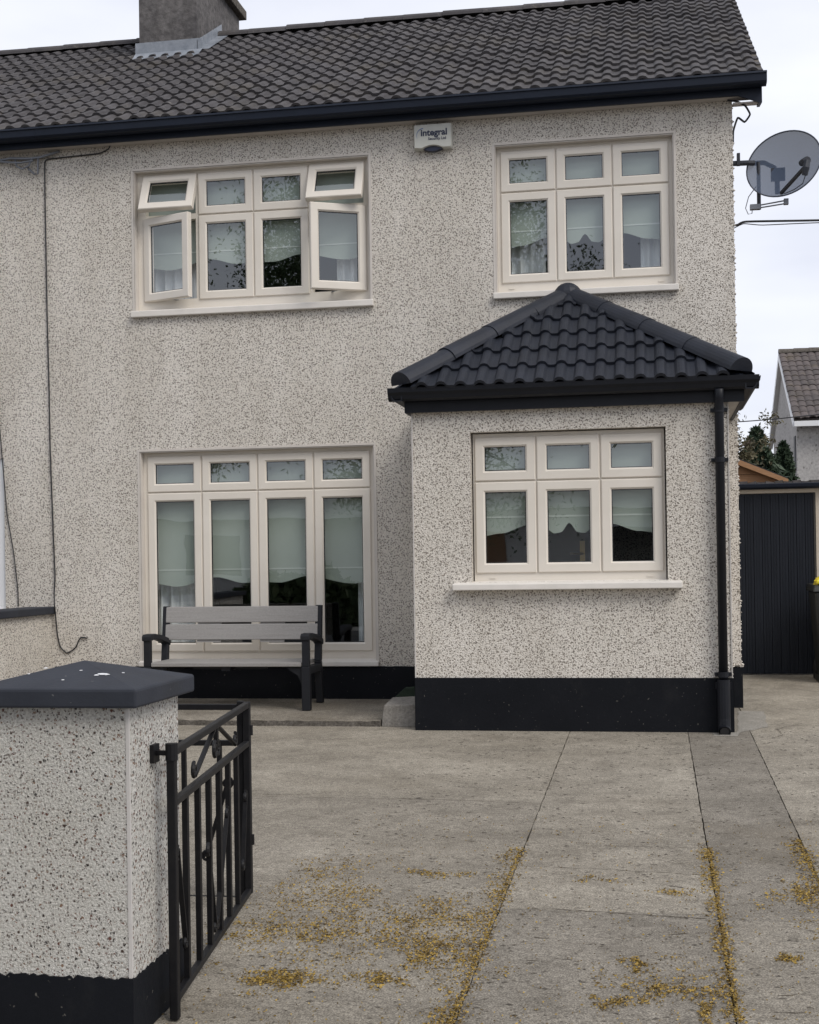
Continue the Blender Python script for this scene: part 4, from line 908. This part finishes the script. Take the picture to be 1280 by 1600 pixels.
q.build('bargeboard', M['white'], fh)
q = MB(); q.box(fx - .1, fx + 8, fy0 - .42, fy0 - .30, fye - .36, fye - .22); q.build('gutter', M['white'], fh)
q = MB(); q.box(fx - .02, fx + .02, 26.75, 27.15, 3.55, 4.40); wq = q.build('window', M['seal'], fh); q = MB(); q.box(fx - .06, fx, 26.7, 27.2, 3.48, 3.55); q.build('sill', M['kerb_concrete'], wq)

# ------------------------------------------------------------------ trees
def leaf_quad(mb, c, s, elong=1.6):
    a = Vector((random.gauss(0, 1), random.gauss(0, 1), random.gauss(0, 1))).normalized(); b_ = a.orthogonal().normalized(); an = random.uniform(0, 6.28)
    b_ = (b_ * math.cos(an) + a.cross(b_) * math.sin(an)); c_ = a.cross(b_); c = Vector(c)
    mb.face([c - b_ * s * elong * .5, c + c_ * s * .35, c + b_ * s * elong * .5, c - c_ * s * .35])
def tree(name, base, h, crown_z, crown_r, clumps, leaves, leaf, mat, label, seed, group=None, limbs=9, spread=.5, sparse=0):
    rnd = random.Random(seed); random.seed(seed)
    root = thing(name, base, label, 'tree', group); B = Vector(base)
    tk = MB(); top = B + Vector((rnd.uniform(-.2, .2), rnd.uniform(-.2, .2), h * .8)); r0 = h * .022
    tk.tube([B - Vector((0, 0, .05)), B + (top - B) * .3, B + (top - B) * .65, top], [r0, r0 * .8, r0 * .5, r0 * .15], 8)
    tips = []
    for i in range(limbs):
        f_ = rnd.uniform(.3, .95); p = B + (top - B) * f_; an = rnd.uniform(0, 6.28); ln = crown_r * rnd.uniform(.6, 1.05) * (1.15 - .5 * f_)
        e = p + Vector((math.cos(an) * ln, math.sin(an) * ln, ln * rnd.uniform(.3, .9))); m_ = (p + e) / 2 + Vector((0, 0, .12 * ln))
        tk.tube([p, m_, e], [r0 * .4, r0 * .25, r0 * .06], 5); tips += [m_, e]
        for k in range(4):
            e2_ = m_ + (e - m_) * rnd.uniform(.1, 1) + Vector((rnd.gauss(0, 1), rnd.gauss(0, 1), rnd.gauss(.3, .8))) * ln * .3; tk.tube([m_ + (e - m_) * rnd.uniform(0, .6), e2_], [r0 * .14, r0 * .04], 4); tips.append(e2_)
    tk.build('trunk', M['bark'], root)
    cr_ = MB(); ctr = B + Vector((0, 0, crown_z))
    for i in range(clumps):
        if tips and rnd.random() < .7: c = tips[rnd.randrange(len(tips))] + Vector((rnd.gauss(0, .2), rnd.gauss(0, .2), rnd.gauss(0, .2))) * crown_r
        else:
            d_ = Vector((rnd.gauss(0, 1), rnd.gauss(0, 1), rnd.gauss(0, 1))).normalized(); c = ctr + Vector((d_.x * crown_r, d_.y * crown_r, d_.z * (h - crown_z))) * rnd.uniform(.3, 1) ** .5
        cs = crown_r * rnd.uniform(.10, .28) * spread * 2; tone = rnd.random()
        for k in range(leaves):
            cr_.cur = min(1, max(0, tone + rnd.uniform(-.3, .3))); d_ = Vector((rnd.gauss(0, .5), rnd.gauss(0, .5), rnd.gauss(0, .42))) * cs; leaf_quad(cr_, c + d_, leaf * rnd.uniform(.6, 1.3))
    cr_.build('crown', M[mat], root, tint=True); return root
def conifer(base, h, r, label, seed, leaf=.10, n=11000):
    rnd = random.Random(seed); random.seed(seed); root = thing('conifer', base, label, 'tree', 'conifers behind the timber shed'); B = Vector(base)
    tk = MB(); tk.tube([B, B + Vector((0, 0, h * .95))], [h * .02, .02], 7); tk.build('trunk', M['bark'], root)
    cr_ = MB(); lob = [(rnd.uniform(0, 6.28), rnd.uniform(.1, .9), rnd.uniform(.75, 1.25)) for _ in range(26)]
    for k in range(n):
        f_ = rnd.random() ** 1.25; an = rnd.uniform(0, 6.28); rr = r * (1 - f_) ** .7 * (.8 + .25 * math.sin(5 * an + f_ * 22) + .12 * math.sin(11 * an - f_ * 40)); rho = rr * rnd.uniform(.55, 1.08)
        c = B + Vector((math.cos(an) * rho, math.sin(an) * rho, .05 * h + f_ * h * .97 - .10 * rho)); cr_.cur = min(1, max(0, .5 + .45 * math.sin(5 * an + f_ * 22) + rnd.uniform(-.3, .3)))
        leaf_quad(cr_, c, leaf * rnd.uniform(.6, 1.5), 2.2)
    cr_.build('crown', M['conifer'], root, tint=True); return root
gy6 = gz(6) - .03
conifer((6.62, 22.0, gy6), 3.95, 1.35, 'tallest dark green conifer beside the distant house', 3)
conifer((7.35, 23.4, gy6), 3.7, .9, 'shorter dark conifer half hidden by the distant house wall', 5)
conifer((5.95, 23.6, gy6), 3.2, 1.5, 'broad low conifer behind the brown leafed tree', 9)
tree('tree', (6.02, 20.0, gy6), 4.4, 3.0, .95, 70, 90, .06, 'brownleaf', 'thin brown leafed tree with a bare twiggy top beside the conifer', 21, limbs=14, spread=.55)
# street planting opposite the house: what its windows mirror
tree('street_tree', (-.6, -15.0, -.2), 9.5, 6.9, 3.3, 230, 420, .06, 'leaf', 'leafy street tree across the road from the house', 4, 'street trees opposite the house', limbs=16, spread=.55)
tree('street_tree', (-7.5, -14.0, -.2), 8.0, 5.8, 2.6, 130, 260, .07, 'leaf', 'smaller street tree further along the road', 8, 'street trees opposite the house', limbs=12, spread=.55)
random.seed(31)
hd = MB()
for k in range(16000):
    x_ = random.uniform(-16, 10); hh = .95 + .30 * math.sin(x_ * 1.3) + .15 * math.sin(x_ * 3.7); d_ = random.uniform(-.5, .5); z_ = random.random() * hh * (1 - .25 * abs(d_)); hd.cur = random.random(); leaf_quad(hd, (x_, -18.6 + d_, -.2 + z_), .23)
tag(hd.build('hedge', M['leaf'], tint=True, org=(0, -18.6, -.2)), 'leafy green hedge across the road in front of the bungalow', 'hedge')

bg_ = thing('reflection_bungalow', (-2, -30, -.3), 'pale long bungalow added behind the hedge to brighten the window reflections', 'reflection_bungalow')  # unseen house added, walls and roof kept pale, to brighten the pane reflections
q = MB(); q.box(-18, 14, -34, -27, -.32, 2.5); q.build('wall', varied('white_wall_paint', (.70, .69, .66), (.78, .77, .74), 2, .8), bg_)
q = MB(); q.prism([(-18.4, -26.6, 2.48), (-18.4, -30.5, 3.75), (-18.4, -34.4, 2.48)], (32.8, 0, 0)); q.build('roof', varied('pale_grey_tile', (.26, .26, .26), (.36, .36, .36), 3, .8), bg_)
for x_ in (-15, -9.5, -4, 2.5, 8):
    q = MB(); quadframe(q, x_, x_ + 1.9, .75, 2.05, -26.98, -27.05, .09); q.box(x_, x_ + 1.9, -27.02, -26.985, .7, .75); wb = q.build('window', M['white'], bg_); q = MB(); q.face([(x_, -26.99, .75), (x_ + 1.9, -26.99, .75), (x_ + 1.9, -26.99, 2.05), (x_, -26.99, 2.05)]); q.build('pane', M['seal'], wb)
q = MB(); q.box(-.6, .4, -26.99, -26.95, -.3, 2.0); q.build('door', M['timber'], bg_)

# ------------------------------------------------------------------ blinds and curtains inside the windows
def blind(name, x0, x1, y, ztop, zb, shape, label):
    root = thing(name, ((x0 + x1) / 2, y, ztop), label, 'blind', 'roller blinds with scalloped hems')
    n_ = 80
    def hem(u):
        for (a, va), (b_, vb) in zip(shape[:-1], shape[1:]):
            if a <= u <= b_: t = (u - a) / (b_ - a); t = t * t * (3 - 2 * t); return va + (vb - va) * t
        return 0
    q = MB(); tr = MB()
    for i in range(n_):
        u0, u1 = i / n_, (i + 1) / n_; a, b_ = x0 + (x1 - x0) * u0, x0 + (x1 - x0) * u1; h0, h1 = zb + hem(u0), zb + hem(u1)
        q.face([(a, y, h0), (b_, y, h1), (b_, y, zb + .105), (a, y, zb + .105)]); q.face([(a, y, zb + .105), (b_, y, zb + .105), (b_, y, ztop), (a, y, ztop)])
        tr.face([(a, y - .003, zb + .105), (b_, y - .003, zb + .105), (b_, y - .003, zb + .117), (a, y - .003, zb + .117)])
    q.build('cloth', M['blind'], root); tr.build('trim', M['trim'], root)
    q = MB(); q.tube([(x0, y + .07, ztop), (x1, y + .07, ztop)], .02, 8); q.build('roller', M['white'], root)
ogee = [(0, -.03), (.13, -.005), (.28, .05), (.37, .03), (.42, -.012), (.455, -.005), (.5, .062), (.545, -.005), (.58, -.012), (.63, .03), (.72, .05), (.87, -.005), (1, -.03)]
wave = [(0, 0), (.12, -.03), (.30, .045), (.42, -.005), (.5, .0), (.58, -.005), (.70, .045), (.9, -.02), (1, 0)]
blind('roller_blind', UL[0] + .03, UL[1] - .03, .150, 4.49, 3.72, wave, 'pale green roller blind with wavy hem behind the open upstairs window')
blind('roller_blind', UR[0] + .03, UR[1] - .03, .150, 4.49, 3.735, ogee, 'pale roller blind with pointed hem behind the three light upstairs window')
blind('roller_blind', LL[0] + .03, LL[1] - .03, .150, 2.135, 1.045, wave, 'pale green roller blind with wavy hem behind the bench')
blind('roller_blind', PW[0] + .02, PW[1] - .02, PY + .150, 2.095, 1.395, ogee, 'pale roller blind with pointed hem inside the porch window')
def curtain(x0, x1, y, z0, z1, label, folds):
    q = MB(); n_ = folds * 8
    P_ = lambda i: (x0 + (x1 - x0) * i / n_, y + .022 * math.sin(2 * math.pi * i / 8) + .008 * math.sin(i * .7))
    for i in range(n_): (a, ya), (b_, yb2) = P_(i), P_(i + 1); q.face([(a, ya, z0), (b_, yb2, z0), (b_, yb2, z1), (a, ya, z1)])
    tag(q.build('curtain', M['curtain'], smooth=True, org=((x0 + x1) / 2, y, z0)), label, 'curtain', 'white curtains inside the front windows')
curtain(-.03, .40, .26, 3.36, 4.48, 'white curtain at the left side of the open upstairs window', 5)
curtain(1.62, 1.94, .26, 3.36, 4.48, 'white curtain at the right side of the open upstairs window', 4)
curtain(3.0, 3.36, .26, 3.36, 4.48, 'white curtain at the left of the window above the porch', 4)
curtain(4.12, 4.36, .26, 3.36, 4.48, 'white curtain at the right of the window above the porch', 3)
curtain(-.02, .42, .26, .42, 2.12, 'white curtain behind the left end of the bench', 5)
curtain(1.76, 1.94, .26, .42, 2.12, 'white curtain to the right of the bench', 3)

# ------------------------------------------------------------------ fallen blossom
random.seed(77)
fb = MB()
def flake(x_, y_, s_):
    an = random.uniform(0, 6.28); l_ = s_ * random.uniform(.7, 1.7); w_ = s_ * random.uniform(.3, .6); dx, dy = math.cos(an), math.sin(an); z_ = gz(y_) + .0015; t1, t2 = random.uniform(.001, .006), random.uniform(.0, .004)
    fb.cur = random.random() ** 1.2
    fb.face([(x_ - dx * l_, y_ - dy * l_, z_ + t2), (x_ + dy * w_, y_ - dx * w_, z_), (x_ + dx * l_, y_ + dy * l_, z_ + t1), (x_ - dy * w_, y_ + dx * w_, z_ + t2 + .002)])
def cluster(cx, cy, rx, ry, n_, s_=.006):
    k = 0; subs = [(random.gauss(cx, rx * .55), random.gauss(cy, ry * .55)) for _ in range(max(3, n_ // 22))]
    while k < n_:
        sx_, sy_ = random.choice(subs); flake(random.gauss(sx_, rx * .16), random.gauss(sy_, ry * .16 + .006), s_ * random.uniform(.6, 1.3)); k += 1
def line(x_, y0, y1, n_, wd, p=1.0):
    cents = [(x_ + random.uniform(-wd, wd * .3), y0 + (y1 - y0) * random.random() ** p) for _ in range(n_ // 14)]
    for k in range(n_):
        if random.random() < .3: flake(x_ + random.gauss(0, .006), y0 + (y1 - y0) * random.random() ** p, .0038)
        else: a, b_ = random.choice(cents); flake(random.gauss(a, .02), random.gauss(b_, .05), .004 * random.uniform(.7, 1.4))
line(J1 - .01, -6.95, -4.7, 3000, .07, 1.5); line(J2 + .008, -6.7, -4.6, 2400, .03, 1.1); line(J3 - .01, -6.4, -4.4, 2200, .06, .8)
for args in ((2.80, -5.25, .20, .25, 500), (2.95, -5.6, .25, .22, 700), (3.0, -6.5, .13, .07, 1100), (3.15, -5.95, .34, .16, 900), (3.38, -5.75, .18, .22, 900), (3.42, -6.15, .14, .22, 1300), (3.3, -5.15, .16, .1, 300), (3.3, -6.45, .09, .06, 400), (2.8, -6.0, .18, .1, 500), (3.1, -6.2, .3, .3, 700), (2.9, -5.8, .3, .35, 700),
             (4.22, -6.45, .13, .10, 600), (4.10, -6.22, .05, .06, 260), (4.05, -6.58, .07, .05, 300), (4.33, -6.6, .05, .08, 250), (3.95, -5.2, .1, .06, 100), (4.25, -5.35, .12, .1, 130), (4.6, -6.1, .07, .05, 200), (4.73, -5.3, .07, .18, 500), (5.0, -5.8, .12, .25, 500), (4.62, -5.45, .1, .2, 180), (4.2, -6.2, .2, .3, 250)):
    cluster(*args, s_=.0042)
for k in range(2600): flake(random.uniform(2.6, 5.3), -7.0 + random.random() ** 1.7 * 3.0, .0034)
tag(fb.build('fallen_blossom', M['blossom'], tint=True, org=(3.5, -6, 0)), 'yellow brown fallen blossom scattered over the drive and along its joints', 'blossom', kind='stuff')
random.seed(5)
gr = MB()
for k in range(1500):
    x_ = random.uniform(2.7, 5.6); y_ = -7 + random.random() ** 1.3 * 6; s_ = random.uniform(.003, .008); z_ = gz(y_) + .001; an = random.uniform(-.5, .5); dx, dy = math.cos(an) * s_ * 2, math.sin(an) * s_ * 2
    gr.cur = random.random(); gr.face([(x_ - dx, y_ - dy, z_), (x_, y_ - s_ * .5, z_ + .001), (x_ + dx, y_ + dy, z_), (x_, y_ + s_ * .5, z_ + .003)])
tag(gr.build('leaf_litter', leaf_mat('dry_litter', (.07, .06, .048), (.17, .15, .12)), tint=True, org=(3.5, -4, 0)), 'dark dry bits of litter sprinkled on the concrete drive', 'litter', kind='stuff')
